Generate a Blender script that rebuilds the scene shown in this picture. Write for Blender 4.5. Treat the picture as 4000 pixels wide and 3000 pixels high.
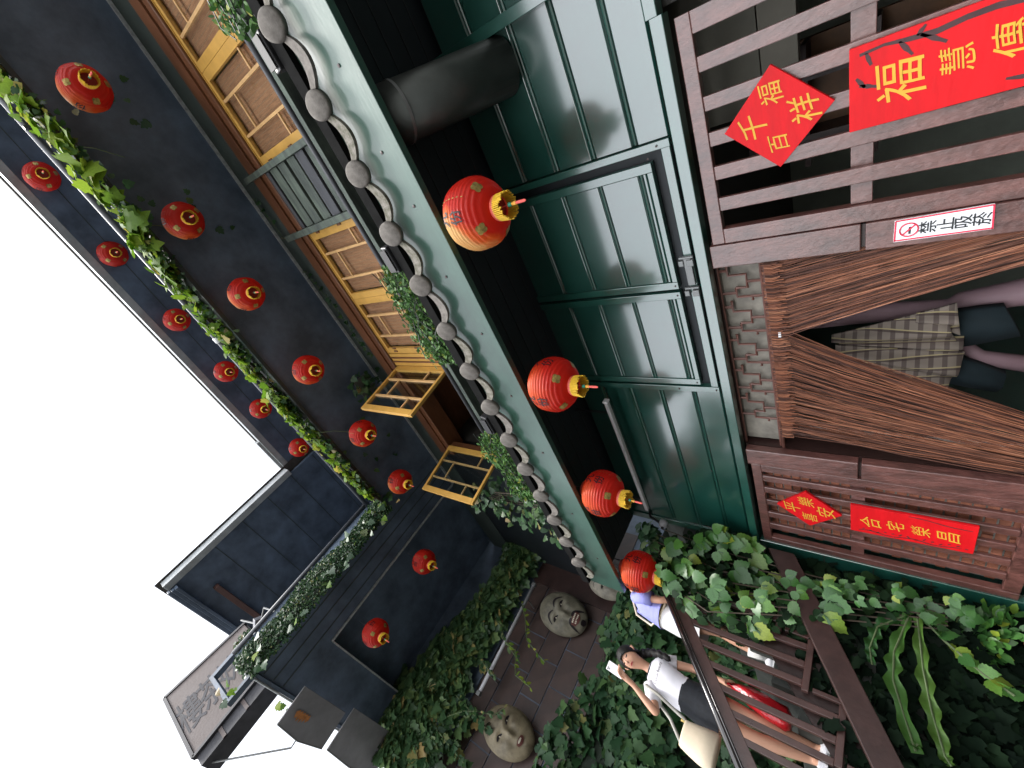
import bpy, bmesh, math, random
import numpy as np
from mathutils import Vector, Matrix
R = math.radians
scene = bpy.context.scene
COL = scene.collection
for o in list(bpy.data.objects): bpy.data.objects.remove(o)

# ------------------------------------------------------------------ camera
cam_d = bpy.data.cameras.new('camera'); cam = bpy.data.objects.new('camera', cam_d); COL.objects.link(cam)
PITCH, ROLL, HEAD = R(40.458), R(3.153), R(42.112)
fw = Vector((-math.sin(HEAD) * math.cos(PITCH), math.cos(HEAD) * math.cos(PITCH), math.sin(PITCH)))
rt0 = Vector((math.cos(HEAD), math.sin(HEAD), 0)); up0 = rt0.cross(fw)
rt = rt0 * math.cos(ROLL) + up0 * math.sin(ROLL); up = -rt0 * math.sin(ROLL) + up0 * math.cos(ROLL)
# the photograph was taken in portrait and is stored lying on its side: the camera is rolled by a quarter turn
cx, cy, cz = -up, rt, -fw
cam.matrix_world = Matrix(((cx.x, cy.x, cz.x, 0), (cx.y, cy.y, cz.y, 0), (cx.z, cy.z, cz.z, 0), (0, 0, 0, 1)))
cam_d.sensor_width = 36; cam_d.lens = 36 * 1717.5 / 4000; cam_d.clip_start = 0.05; cam_d.clip_end = 3000
scene.camera = cam

# ------------------------------------------------------------------ sky, sun, exposure
w = bpy.data.worlds.new('World'); scene.world = w; w.use_nodes = True
nt = w.node_tree; nt.nodes.clear()
sky = nt.nodes.new('ShaderNodeTexSky'); sky.sky_type = 'NISHITA'; sky.sun_disc = False
SUN_EL, SUN_AZ = R(66), R(148)            # azimuth clockwise from +Y
sky.sun_elevation = SUN_EL; sky.sun_rotation = SUN_AZ; sky.air_density = 1.0; sky.dust_density = 1.2; sky.ozone_density = 1.0
bw = nt.nodes.new('ShaderNodeRGBToBW'); mixc = nt.nodes.new('ShaderNodeMix'); mixc.data_type = 'RGBA'; mixc.inputs[0].default_value = 0.88
bg = nt.nodes.new('ShaderNodeBackground'); bg.inputs['Strength'].default_value = 0.15
wo = nt.nodes.new('ShaderNodeOutputWorld')
nt.links.new(sky.outputs[0], bw.inputs[0]); nt.links.new(sky.outputs[0], mixc.inputs['A']); nt.links.new(bw.outputs[0], mixc.inputs['B'])
nt.links.new(mixc.outputs['Result'], bg.inputs['Color']); nt.links.new(bg.outputs[0], wo.inputs[0])
sd = bpy.data.lights.new('sun', 'SUN'); sd.energy = 0.7; sd.angle = R(14); sd.color = (1, 0.96, 0.9)
sun = bpy.data.objects.new('sun', sd); COL.objects.link(sun)
sv = Vector((math.sin(SUN_AZ) * math.cos(SUN_EL), math.cos(SUN_AZ) * math.cos(SUN_EL), math.sin(SUN_EL)))
sun.rotation_euler = (-sv).to_track_quat('-Z', 'Y').to_euler(); sun.location = sv * 40
vs = scene.view_settings; vs.view_transform = 'Standard'; vs.look = 'None'; vs.exposure = 2.5; vs.gamma = 1.0; vs.use_curve_mapping = False
scene.cycles.max_bounces = 8; scene.cycles.diffuse_bounces = 4; scene.cycles.glossy_bounces = 4; scene.cycles.transparent_max_bounces = 8
scene.cycles.use_denoising = True

GROUND = -1.75

# ------------------------------------------------------------------ materials
MATS = {}
def M(name, col, rough=0.55, spec=0.5, noise=None, bump=None, metal=0.0, col2=None, grain=None, transl=0.0, alpha=None, coat=0.0, coat_r=0.12, coat_ior=2.1):
    """procedural principled material. noise=(scale, amount) mottles the colour, bump=(scale, distance), grain=(sx,sy,sz) stretches the noise"""
    if name in MATS: return MATS[name]
    m = bpy.data.materials.new(name); m.use_nodes = True; t = m.node_tree; N = t.nodes; L = t.links
    p = N['Principled BSDF']; out = N['Material Output']
    p.inputs['Base Color'].default_value = (*col, 1); p.inputs['Roughness'].default_value = rough
    p.inputs['Specular IOR Level'].default_value = spec; p.inputs['Metallic'].default_value = metal
    if coat: p.inputs['Coat Weight'].default_value = coat; p.inputs['Coat Roughness'].default_value = coat_r; p.inputs['Coat IOR'].default_value = coat_ior
    tc = N.new('ShaderNodeTexCoord'); mp = N.new('ShaderNodeMapping'); L.new(tc.outputs['Object'], mp.inputs['Vector'])
    if grain: mp.inputs['Scale'].default_value = grain
    if noise:
        nz = N.new('ShaderNodeTexNoise'); nz.inputs['Scale'].default_value = noise[0]; nz.inputs['Detail'].default_value = 6; nz.inputs['Roughness'].default_value = 0.65
        L.new(mp.outputs[0], nz.inputs['Vector'])
        rp = N.new('ShaderNodeValToRGB'); a = noise[1]; c2 = col2 or tuple(min(1, c * (1 + a)) for c in col); c1 = tuple(c * (1 - a) for c in col) if not col2 else col
        rp.color_ramp.elements[0].position = 0.34; rp.color_ramp.elements[1].position = 0.68
        rp.color_ramp.elements[0].color = (*c1, 1); rp.color_ramp.elements[1].color = (*c2, 1)
        L.new(nz.outputs['Fac'], rp.inputs[0]); L.new(rp.outputs[0], p.inputs['Base Color'])
        rr = N.new('ShaderNodeMapRange'); rr.inputs['To Min'].default_value = max(0.03, rough - 0.08); rr.inputs['To Max'].default_value = min(1, rough + 0.1)
        L.new(nz.outputs['Fac'], rr.inputs['Value']); L.new(rr.outputs[0], p.inputs['Roughness'])
    if bump:
        nb = N.new('ShaderNodeTexNoise'); nb.inputs['Scale'].default_value = bump[0]; nb.inputs['Detail'].default_value = 5
        L.new(mp.outputs[0], nb.inputs['Vector'])
        b = N.new('ShaderNodeBump'); b.inputs['Strength'].default_value = 1.0; b.inputs['Distance'].default_value = bump[1]
        L.new(nb.outputs['Fac'], b.inputs['Height']); L.new(b.outputs[0], p.inputs['Normal'])
    if transl:
        tr = N.new('ShaderNodeBsdfTranslucent'); mx = N.new('ShaderNodeMixShader'); mx.inputs[0].default_value = transl
        if p.inputs['Base Color'].is_linked: L.new(p.inputs['Base Color'].links[0].from_socket, tr.inputs['Color'])
        else: tr.inputs['Color'].default_value = (*col, 1)
        L.new(p.outputs[0], mx.inputs[1]); L.new(tr.outputs[0], mx.inputs[2]); L.new(mx.outputs[0], out.inputs['Surface'])
    if alpha is not None: p.inputs['Alpha'].default_value = alpha
    MATS[name] = m; return m

def glass_mat():
    m = bpy.data.materials.new('window_glass'); m.use_nodes = True; t = m.node_tree; N = t.nodes; L = t.links
    out = N['Material Output']; N.remove(N['Principled BSDF'])
    g = N.new('ShaderNodeBsdfGlossy'); g.inputs['Roughness'].default_value = 0.03; g.inputs['Color'].default_value = (0.95, 0.97, 1, 1)
    tr = N.new('ShaderNodeBsdfTransparent'); tr.inputs['Color'].default_value = (0.9, 0.93, 0.92, 1)
    lw = N.new('ShaderNodeLayerWeight'); lw.inputs['Blend'].default_value = 0.5; pw = N.new('ShaderNodeMath'); pw.operation = 'POWER'; pw.inputs[1].default_value = 5.0
    ma = N.new('ShaderNodeMath'); ma.operation = 'MULTIPLY_ADD'; ma.inputs[1].default_value = 0.94; ma.inputs[2].default_value = 0.045; mx = N.new('ShaderNodeMixShader')
    L.new(lw.outputs['Facing'], pw.inputs[0]); L.new(pw.outputs[0], ma.inputs[0]); L.new(ma.outputs[0], mx.inputs[0]); L.new(tr.outputs[0], mx.inputs[1]); L.new(g.outputs[0], mx.inputs[2]); L.new(mx.outputs[0], out.inputs['Surface'])
    return m
GLASS = glass_mat()

def leaf_mat(name, cols, transl=0.3, rough=0.42, spec=0.45):
    m = bpy.data.materials.new(name); m.use_nodes = True; t = m.node_tree; N = t.nodes; L = t.links
    p = N['Principled BSDF']; out = N['Material Output']
    ge = N.new('ShaderNodeNewGeometry'); oi = N.new('ShaderNodeObjectInfo'); ad = N.new('ShaderNodeMath'); ad.operation = 'ADD'
    fr = N.new('ShaderNodeMath'); fr.operation = 'FRACT'
    L.new(ge.outputs['Random Per Island'], ad.inputs[0]); L.new(oi.outputs['Random'], ad.inputs[1]); L.new(ad.outputs[0], fr.inputs[0])
    rp = N.new('ShaderNodeValToRGB'); el = rp.color_ramp.elements
    while len(el) < len(cols): el.new(0.5)
    for i, (pos, c) in enumerate(cols): el[i].position = pos; el[i].color = (*c, 1)
    L.new(fr.outputs[0], rp.inputs[0])
    tc = N.new('ShaderNodeTexCoord'); nz = N.new('ShaderNodeTexNoise'); nz.inputs['Scale'].default_value = 14; nz.inputs['Detail'].default_value = 3
    L.new(tc.outputs['Object'], nz.inputs['Vector'])
    hs = N.new('ShaderNodeHueSaturation'); mr = N.new('ShaderNodeMapRange'); mr.inputs['To Min'].default_value = 0.6; mr.inputs['To Max'].default_value = 1.35
    L.new(nz.outputs['Fac'], mr.inputs['Value']); L.new(mr.outputs[0], hs.inputs['Value']); L.new(rp.outputs[0], hs.inputs['Color'])
    L.new(hs.outputs[0], p.inputs['Base Color']); p.inputs['Roughness'].default_value = rough; p.inputs['Specular IOR Level'].default_value = spec
    tr = N.new('ShaderNodeBsdfTranslucent'); mx = N.new('ShaderNodeMixShader'); mx.inputs[0].default_value = transl
    L.new(hs.outputs[0], tr.inputs['Color']); L.new(p.outputs[0], mx.inputs[1]); L.new(tr.outputs[0], mx.inputs[2]); L.new(mx.outputs[0], out.inputs['Surface'])
    return m

# ------------------------------------------------------------------ mesh helpers
ORG = {}
def tag(o, label=None, cat=None, group=None, kind=None):
    if label: o['label'] = label
    if cat: o['category'] = cat
    if group: o['group'] = group
    if kind: o['kind'] = kind
    return o
def thing(name, loc, label, cat, group=None):
    o = bpy.data.objects.new(name, None); COL.objects.link(o); o.location = loc; o.empty_display_size = 0.2
    ORG[o.as_pointer()] = Vector(loc); return tag(o, label, cat, group)
def org(o): return ORG.get(o.as_pointer(), Vector((0, 0, 0))) if o else Vector((0, 0, 0))

class B:
    def __init__(s): s.v = []; s.f = []
    def add(s, vs, fs):
        n = len(s.v); s.v += [tuple(v) for v in vs]; s.f += [tuple(i + n for i in f) for f in fs]; return s
    def box(s, x0, x1, y0, y1, z0, z1):
        x0, x1 = sorted((x0, x1)); y0, y1 = sorted((y0, y1)); z0, z1 = sorted((z0, z1))
        return s.add([(x0, y0, z0), (x1, y0, z0), (x1, y1, z0), (x0, y1, z0), (x0, y0, z1), (x1, y0, z1), (x1, y1, z1), (x0, y1, z1)],
                     [(0, 3, 2, 1), (4, 5, 6, 7), (0, 1, 5, 4), (1, 2, 6, 5), (2, 3, 7, 6), (3, 0, 4, 7)])
    def hexa(s, p):   # eight corners, bottom ring then top ring
        return s.add(p, [(0, 3, 2, 1), (4, 5, 6, 7), (0, 1, 5, 4), (1, 2, 6, 5), (2, 3, 7, 6), (3, 0, 4, 7)])
    def bar(s, a, b, wx, wy, ref=(0, 0, 1)):   # rectangular bar from a to b; wx across, wy along ref
        a, b = Vector(a), Vector(b); d = (b - a).normalized(); r = Vector(ref)
        if abs(d.dot(r)) > 0.99: r = Vector((0, 1, 0))
        x = d.cross(r).normalized(); y = x.cross(d).normalized()
        c = [(-wx / 2, -wy / 2), (wx / 2, -wy / 2), (wx / 2, wy / 2), (-wx / 2, wy / 2)]
        return s.hexa([a + x * i + y * j for i, j in c] + [b + x * i + y * j for i, j in c])
    def tube(s, pts, r, n=8, cap=True):
        pts = [Vector(p) for p in pts]; rr = r if isinstance(r, (list, tuple)) else [r] * len(pts); rings = []
        prev = None
        for i, p in enumerate(pts):
            d = (pts[min(i + 1, len(pts) - 1)] - pts[max(i - 1, 0)]).normalized()
            if prev is None: x = d.orthogonal().normalized()
            else: x = (prev - d * prev.dot(d)).normalized()
            prev = x; y = d.cross(x)
            rings.append([p + (x * math.cos(2 * math.pi * k / n) + y * math.sin(2 * math.pi * k / n)) * rr[i] for k in range(n)])
        vs = [v for g in rings for v in g]; fs = []
        for i in range(len(rings) - 1):
            for k in range(n): fs.append((i * n + k, i * n + (k + 1) % n, (i + 1) * n + (k + 1) % n, (i + 1) * n + k))
        if cap: fs += [tuple(range(n))[::-1], tuple((len(rings) - 1) * n + k for k in range(n))]
        return s.add(vs, fs)
    def lathe(s, prof, n=24, c=(0, 0, 0), cap=False, rmod=None):   # profile [(r,z)] around z through c
        vs, fs = [], []
        for r, z in prof:
            for k in range(n):
                a = 2 * math.pi * k / n; q = r * (rmod(a, z) if rmod else 1)
                vs.append((c[0] + q * math.cos(a), c[1] + q * math.sin(a), c[2] + z))
        for i in range(len(prof) - 1):
            for k in range(n): fs.append((i * n + k, i * n + (k + 1) % n, (i + 1) * n + (k + 1) % n, (i + 1) * n + k))
        if cap: fs += [tuple(range(n))[::-1], tuple((len(prof) - 1) * n + k for k in range(n))]
        return s.add(vs, fs)
    def loft(s, rings, n=16, cap=True):   # rings: (center, rx, ry, yaw[, flat])
        vs, fs = [], []
        for c, rx, ry, yaw in rings:
            for k in range(n):
                a = 2 * math.pi * k / n; x, y = rx * math.cos(a), ry * math.sin(a)
                vs.append((c[0] + x * math.cos(yaw) - y * math.sin(yaw), c[1] + x * math.sin(yaw) + y * math.cos(yaw), c[2]))
        for i in range(len(rings) - 1):
            for k in range(n): fs.append((i * n + k, i * n + (k + 1) % n, (i + 1) * n + (k + 1) % n, (i + 1) * n + k))
        if cap: fs += [tuple(range(n))[::-1], tuple((len(rings) - 1) * n + k for k in range(n))]
        return s.add(vs, fs)
    def prism(s, poly, d):   # polygon (3d points) extruded by vector d
        n = len(poly); d = Vector(d); a = [Vector(p) for p in poly]
        return s.add(a + [p + d for p in a], [tuple(range(n))[::-1], tuple(range(n, 2 * n))] + [(i, (i + 1) % n, (i + 1) % n + n, i + n) for i in range(n)])
    def build(s, name, mat, parent=None, smooth=False, bevel=0, label=None, kind=None):
        o0 = org(parent)
        me = bpy.data.meshes.new(name); me.from_pydata([(x - o0.x, y - o0.y, z - o0.z) for x, y, z in s.v], [], s.f); me.update()
        return link(name, me, mat, parent, smooth, bevel, label, kind)
def link(name, me, mat, parent=None, smooth=False, bevel=0, label=None, kind=None):
    bm = bmesh.new(); bm.from_mesh(me); bmesh.ops.recalc_face_normals(bm, faces=bm.faces); bm.to_mesh(me); bm.free()
    if mat is not None and not me.materials: me.materials.append(mat)
    if smooth:
        for p in me.polygons: p.use_smooth = True
    o = bpy.data.objects.new(name, me); COL.objects.link(o)
    if parent: o.parent = parent; ORG[o.as_pointer()] = org(parent)
    if bevel:
        md = o.modifiers.new('bevel', 'BEVEL'); md.width = bevel; md.segments = 2; md.limit_method = 'ANGLE'; md.angle_limit = R(40)
    return tag(o, label, None, None, kind)
def inst(name, me, loc, parent=None, rot=None, scale=None):
    o = bpy.data.objects.new(name, me); COL.objects.link(o)
    o0 = org(parent); o.location = Vector(loc) - o0
    if rot is not None: o.rotation_euler = rot
    if scale is not None: o.scale = scale if isinstance(scale, (tuple, list)) else (scale,) * 3
    if parent: o.parent = parent; ORG[o.as_pointer()] = Vector(loc)
    return o
def copy_tree(o, parent=None):
    c = o.copy(); COL.objects.link(c); c.parent = parent
    for ch in list(o.children): copy_tree(ch, c)
    return c
def text_mesh(s, size, bold=0.0):
    cu = bpy.data.curves.new('t', 'FONT'); cu.body = s; cu.size = size; cu.align_x = 'CENTER'; cu.align_y = 'CENTER'; cu.offset = bold; cu.resolution_u = 3
    o = bpy.data.objects.new('t', cu); COL.objects.link(o)
    dg = bpy.context.evaluated_depsgraph_get(); me = bpy.data.meshes.new_from_object(o.evaluated_get(dg))
    v = [tuple(p.co) for p in me.vertices]; f = [tuple(p.vertices) for p in me.polygons]
    bpy.data.objects.remove(o); bpy.data.curves.remove(cu); bpy.data.meshes.remove(me)
    if v:
        xs = [p[0] for p in v]; ys = [p[1] for p in v]; mx, my = (min(xs) + max(xs)) / 2, (min(ys) + max(ys)) / 2
        v = [(p[0] - mx, p[1] - my, 0) for p in v]
    return v, f
def text_part(s, size, fn, mat, parent, name='character', bold=0.0):
    v, f = text_mesh(s, size, bold); b = B(); b.add([fn(p[0], p[1]) for p in v], f); return b.build(name, mat, parent)

rnd = random.Random(7)

# ================================================================== palette
m_green = M('green_metal', (0.007, 0.052, 0.040), 0.3, 0.5, noise=(2.2, 0.22), bump=(3.0, 0.0012), coat=1.0, coat_r=0.13)
m_greentrim = M('green_trim', (0.010, 0.066, 0.050), 0.3, 0.5, noise=(6, 0.2), bump=(30, 0.0004), coat=1.0, coat_r=0.16)
m_beam = M('green_beam_paint', (0.026, 0.068, 0.05), 0.34, 0.35, noise=(2.6, 0.3), bump=(60, 0.0008), grain=(0.25, 1, 1), coat=0.6, coat_r=0.14, coat_ior=1.5)
m_brown = M('brown_lattice_paint', (0.105, 0.04, 0.033), 0.4, 0.5, noise=(14, 0.42), bump=(55, 0.008), grain=(1, 1, 0.45), coat=0.9, coat_r=0.3, coat_ior=1.65)
m_browndark = M('dark_brown_timber', (0.03, 0.014, 0.012), 0.4, 0.5, noise=(8, 0.3), bump=(40, 0.001))
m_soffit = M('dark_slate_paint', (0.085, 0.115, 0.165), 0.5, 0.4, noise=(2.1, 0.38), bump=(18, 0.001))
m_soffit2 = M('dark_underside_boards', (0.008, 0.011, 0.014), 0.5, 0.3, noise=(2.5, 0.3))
m_wallgrey = M('grey_green_wall_paint', (0.045, 0.06, 0.055), 0.55, 0.4, noise=(2.5, 0.25), bump=(20, 0.001))
m_line = M('pale_trim_strip', (0.34, 0.36, 0.37), 0.5, 0.4, noise=(20, 0.3))
m_red_header = M('brown_window_header', (0.13, 0.05, 0.022), 0.4, 0.5, noise=(5, 0.3), bump=(40, 0.001), grain=(0.3, 1, 1))
m_yellow = M('yellow_window_paint', (0.52, 0.29, 0.065), 0.38, 0.5, noise=(7, 0.12), bump=(50, 0.0005))
m_tan = M('tan_muntin_wood', (0.55, 0.33, 0.14), 0.45, 0.5, noise=(9, 0.15))
m_plank1 = M('grey_green_plank', (0.12, 0.15, 0.12), 0.65, 0.4, noise=(7, 0.5), bump=(30, 0.003), grain=(0.35, 1, 1.6), col2=(0.045, 0.052, 0.05))
m_plank2 = M('grey_plank', (0.06, 0.062, 0.07), 0.6, 0.4, noise=(6, 0.25), bump=(30, 0.002), grain=(0.35, 1, 1.6))
m_tile = M('weathered_clay_tile', (0.085, 0.075, 0.066), 0.8, 0.3, noise=(22, 0.4), bump=(40, 0.003), col2=(0.17, 0.155, 0.14))
m_tilemoss = M('mossy_clay_tile', (0.06, 0.06, 0.035), 0.85, 0.3, noise=(26, 0.4), bump=(50, 0.003), col2=(0.22, 0.2, 0.18))
m_pan = M('roof_pan_tile', (0.07, 0.065, 0.06), 0.8, 0.3, noise=(6, 0.3))
m_steel = M('dull_galvanised_steel', (0.17, 0.175, 0.175), 0.45, 0.5, noise=(5, 0.15), metal=0.5)
m_duct = M('grey_duct_metal', (0.06, 0.066, 0.062), 0.42, 0.5, noise=(4, 0.25), metal=0.5)
m_pipe = M('grey_gutter_pipe', (0.085, 0.09, 0.105), 0.4, 0.5, noise=(8, 0.15))
m_black = M('black_plastic', (0.012, 0.012, 0.014), 0.4, 0.5, noise=(10, 0.2))
m_white = M('white_plastic', (0.72, 0.72, 0.74), 0.45, 0.5, noise=(8, 0.05))
m_rooflip = M('grey_roof_edge_metal', (0.33, 0.35, 0.36), 0.5, 0.5, noise=(5, 0.2))
m_blind = M('woven_bamboo_blind', (0.46, 0.215, 0.115), 0.75, 0.3, noise=(55, 0.25), grain=(1, 1, 0.12))
m_cord = M('pale_cord', (0.5, 0.36, 0.25), 0.7)
m_red = M('red_lacquer_board', (0.56, 0.006, 0.010), 0.5, 0.22, noise=(18, 0.12), bump=(60, 0.0007), grain=(0.25, 1, 1))
m_gold = M('yellow_brush_paint', (0.62, 0.33, 0.035), 0.5, 0.3, noise=(25, 0.08))
m_ink = M('dark_ink_paint', (0.05, 0.02, 0.022), 0.55, 0.4, noise=(25, 0.25))
m_black_ink = M('black_ink', (0.012, 0.008, 0.01), 0.6, 0.3)
m_plaster = M('pale_plaster', (0.15, 0.14, 0.115), 0.75, 0.3, noise=(4, 0.12), bump=(30, 0.001))
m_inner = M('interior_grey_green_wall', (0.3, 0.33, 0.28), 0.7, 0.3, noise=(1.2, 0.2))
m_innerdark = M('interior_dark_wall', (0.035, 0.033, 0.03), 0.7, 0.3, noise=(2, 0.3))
m_floor = M('worn_floor_tiles', (0.16, 0.14, 0.12), 0.6, 0.4, noise=(3, 0.2))
m_ground = M('stone_paving', (0.09, 0.088, 0.082), 0.75, 0.35, noise=(1.8, 0.25), bump=(14, 0.004))
m_step = M('stone_step', (0.035, 0.038, 0.034), 0.75, 0.35, noise=(4, 0.25), bump=(22, 0.003))
m_moss = M('mossy_dark_masonry', (0.02, 0.028, 0.02), 0.85, 0.2, noise=(3, 0.4), bump=(9, 0.012))
m_hill = M('wooded_hillside', (0.02, 0.035, 0.018), 0.9, 0.2, noise=(0.8, 0.5), bump=(1.5, 0.15))
m_brick = M('red_brick', (0.30, 0.115, 0.07), 0.8, 0.3, noise=(9, 0.35), bump=(40, 0.002))
m_brownile = M('dark_brown_glazed_tile', (0.045, 0.026, 0.022), 0.5, 0.45, noise=(4, 0.3), bump=(16, 0.001))
m_mortar = M('grey_mortar', (0.22, 0.21, 0.19), 0.85, 0.2, noise=(15, 0.2))

# ================================================================== ground and stairs
g = B().box(-120, 120, -160, 14, GROUND - 0.3, GROUND); tag(g.build('ground', m_ground), kind='structure')
# paving joints: thin slabs over the alley near the door
pv = tag(bpy.data.objects.new('paving', None), kind='structure'); COL.objects.link(pv)
slab = B().box(-0.295, 0.295, -0.295, 0.295, 0, 0.02); me = bpy.data.meshes.new('slab'); me.from_pydata(slab.v, [], slab.f); me.materials.append(m_step)
for i in range(12):
    for j in range(7): inst('paving_slab', me, (-4.2 + 0.6 * i + 0.15 * (j % 2), -1.7 + 0.6 * j, GROUND + rnd.uniform(0.0, 0.004)), pv)
hill = B()
hv = []; NX, NY = 26, 10
for i in range(NX):
    for j in range(NY):
        x = -60 + 120 * i / (NX - 1); y = 7.6 + 50 * j / (NY - 1)
        hv.append((x, y, GROUND - 0.5 + (y - 7.6) * 0.62 + 1.4 * math.sin(x * 0.31 + j) + (1.2 * math.sin(x * 0.9) if j else -1)))
hill.add(hv, [(i * NY + j, (i + 1) * NY + j, (i + 1) * NY + j + 1, i * NY + j + 1) for i in range(NX - 1) for j in range(NY - 1)])
tag(hill.build('hillside', m_hill, smooth=True), kind='structure')

hb_ = B(); ring_ = []
for k in range(49):
    a = R(150 + 240 * k / 48); r_ = 150; x, y = r_ * math.sin(a), r_ * math.cos(a); h = 9 + 4 * math.sin(k * 0.7) + 2.5 * math.sin(k * 1.9)
    ring_ += [(x, y, GROUND - 1), (x * 1.25, y * 1.25, GROUND + h)]
hb_.add(ring_, [(2 * k, 2 * k + 1, 2 * k + 3, 2 * k + 2) for k in range(48)])
tag(hb_.build('hills', m_hill, smooth=True), kind='structure')
def stair_z(y): return 0.195 + 0.94 * (y - 1.16)
st = tag(bpy.data.objects.new('stairs', None), kind='structure'); COL.objects.link(st)
n_steps = 24; RUN = 0.213; RISE = 0.2
for k in range(n_steps):
    y0 = 1.06 - RUN * 9 + RUN * k; z1 = 0.195 - RISE * 9 + RISE * k + 0.2
    z1 -= 0.2
    if z1 <= GROUND + 0.05: continue
    B().box(-5.55, -4.32, y0, y0 + RUN + 0.02, max(GROUND, z1 - 0.9), z1).build('step', m_step, st, bevel=0.008)
B().hexa([(-4.45, -0.9, GROUND), (-4.33, -0.9, GROUND), (-4.33, 3.0, GROUND), (-4.45, 3.0, GROUND), (-4.45, -0.9, GROUND + 0.02), (-4.33, -0.9, GROUND + 0.02), (-4.33, 3.0, 1.3), (-4.45, 3.0, 1.3)]).build('stair_side_wall', m_moss, st)

# ================================================================== main building
HX = 3.4                                  # right end, outside the picture
A = thing('tea_house', (-0.5, 2.6, GROUND), 'dark timber tea house with green metal cladding, yellow upper windows and tiled lower eave', 'building')
# --- ground floor shell (room behind the lattices)
B().box(-4.3, HX, 2.75, 6.4, GROUND, GROUND + 0.05).build('room_floor', m_floor, A)
B().box(-4.3, HX, 6.4, 6.6, GROUND, 2.3).build('room_back_wall', m_inner, A)
B().box(-4.30, -4.16, 2.62, 6.4, GROUND, 2.3).build('side_wall', m_green, A)
B().box(HX, HX + 0.15, 2.62, 6.6, GROUND, 2.3).build('side_wall', m_inner, A)
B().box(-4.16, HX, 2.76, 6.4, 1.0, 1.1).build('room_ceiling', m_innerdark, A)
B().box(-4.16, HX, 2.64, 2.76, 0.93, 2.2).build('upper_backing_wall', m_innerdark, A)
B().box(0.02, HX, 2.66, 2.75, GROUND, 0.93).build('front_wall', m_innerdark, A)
B().box(-4.16, -2.89, 2.62, 2.72, GROUND, -0.78).build('dado_wall', m_green, A)
B().box(-1.16, 0.02, 2.62, 2.72, GROUND, -1.0).build('dado_wall', m_browndark, A)
# interior partitions seen between the slats
B().box(-0.62, 0.1, 2.98, 3.05, 0.40, 0.56).build('inner_beam', m_plaster, A)
B().box(-0.62, 0.1, 3.0, 3.05, 0.57, 1.0).build('inner_panel', M('olive_inner_wall', (0.1, 0.095, 0.075), 0.7, noise=(3, 0.2)), A)
B().box(-1.1, -0.44, 3.6, 3.66, -0.2, 0.75).build('inner_shelf_back', M('amber_cupboard_wood', (0.16, 0.07, 0.025), 0.5, noise=(5, 0.4)), A)
for zz in (0.1, 0.42): B().box(-1.1, -0.44, 3.4, 3.62, zz, zz + 0.03).build('inner_shelf', m_browndark, A)
for xx in (-0.95, -0.62): B().box(xx, xx + 0.04, 3.39, 3.61, -0.2, 0.75).build('inner_shelf_upright', m_browndark, A)
B().box(-3.3, -2.95, 2.93, 2.96, -1.1, 0.52).build('white_inner_board', M('white_board', (0.85, 0.86, 0.86), 0.5), A)
# --- green cladding: separate lapped panels between rolled seams
seams = [0.93, 1.135, 1.395, 1.658, 1.92, 2.18]
def clad(x0, x1, y, zz, par, nm='cladding_panel', mat=m_green):
    for a, b in zip(zz[:-1], zz[1:]):
        bb = B(); pr = [(y + 0.012, a + 0.006), (y, a + 0.014), (y, b - 0.026), (y + 0.012, b - 0.018)]
        poly = [(x0, p[0], p[1]) for p in pr] + [(x0, y + 0.03, b - 0.018), (x0, y + 0.03, a + 0.006)]
        bb.prism(poly, (x1 - x0, 0, 0)); bb.build(nm, mat, par, bevel=0.002)
    for a in zz[1:-1]:
        bb = B(); bb.tube([(x0 + 0.003, y + 0.013, a - 0.006), (x1 - 0.003, y + 0.013, a - 0.006)], 0.0095, 8); bb.build('rolled_seam', m_greentrim, par, smooth=False)
clad(-0.51, HX, 2.6, seams, A); clad(-4.2, -2.30, 2.6, seams, A)
B().box(-4.22, -4.155, 2.585, 2.63, 0.915, 2.2).build('corner_trim', m_greentrim, A, bevel=0.003)
# framed double hatch in the cladding
for x0, x1 in ((-0.555, -0.515), (-2.295, -2.245)): B().box(x0, x1, 2.565, 2.64, 0.93, 2.2).build('hatch_jamb', m_greentrim, A, bevel=0.003)
B().box(-2.245, -0.555, 2.61, 2.64, 0.915, 2.2).build('hatch_backing', m_soffit2, A)
for x0, x1 in ((-1.41, -0.61), (-2.222, -1.432)):
    h = B().box(x0, x1, 2.585, 2.605, 1.05, 2.2); hatch = h.build('hatch_leaf', m_green, A)
    for a, b in ((x0, x0 + 0.05), (x1 - 0.05, x1)): B().box(a, b, 2.562, 2.584, 1.05, 2.2).build('leaf_stile', m_greentrim, hatch, bevel=0.003)
    B().box(x0 + 0.051, x1 - 0.051, 2.563, 2.584, 1.051, 1.085).build('leaf_rail', m_greentrim, hatch, bevel=0.003)
    zz = [1.086, 1.135, 1.395, 1.658, 1.92, 2.18]
    for a, b in zip(zz[:-1], zz[1:]):
        bb = B(); bb.prism([(x0 + 0.052, 2.582, a + 0.004), (x0 + 0.052, 2.572, a + 0.012), (x0 + 0.052, 2.572, b - 0.024), (x0 + 0.052, 2.582, b - 0.016)], (x1 - x0 - 0.104, 0, 0)); bb.build('leaf_panel', m_green, hatch, bevel=0.002)
    for a in zz[1:-1]:
        B().tube([(x0 + 0.054, 2.58, a - 0.006), (x1 - 0.054, 2.58, a - 0.006)], 0.008, 8).build('rolled_seam', m_greentrim, hatch)
    for sx in (x0 + 0.022, x1 - 0.022):
        B().lathe([(0.001, 0.0), (0.006, 0.0), (0.005, 0.004), (0.001, 0.005)], 8).v
B().box(-2.245, -0.555, 2.572, 2.6, 0.935, 0.985).build('hatch_sill_rail', m_greentrim, A, bevel=0.003)
B().box(-4.2, 0.0, 2.555, 2.64, 0.848, 0.912).build('green_lintel_trim', m_greentrim, A, bevel=0.004)
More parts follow.
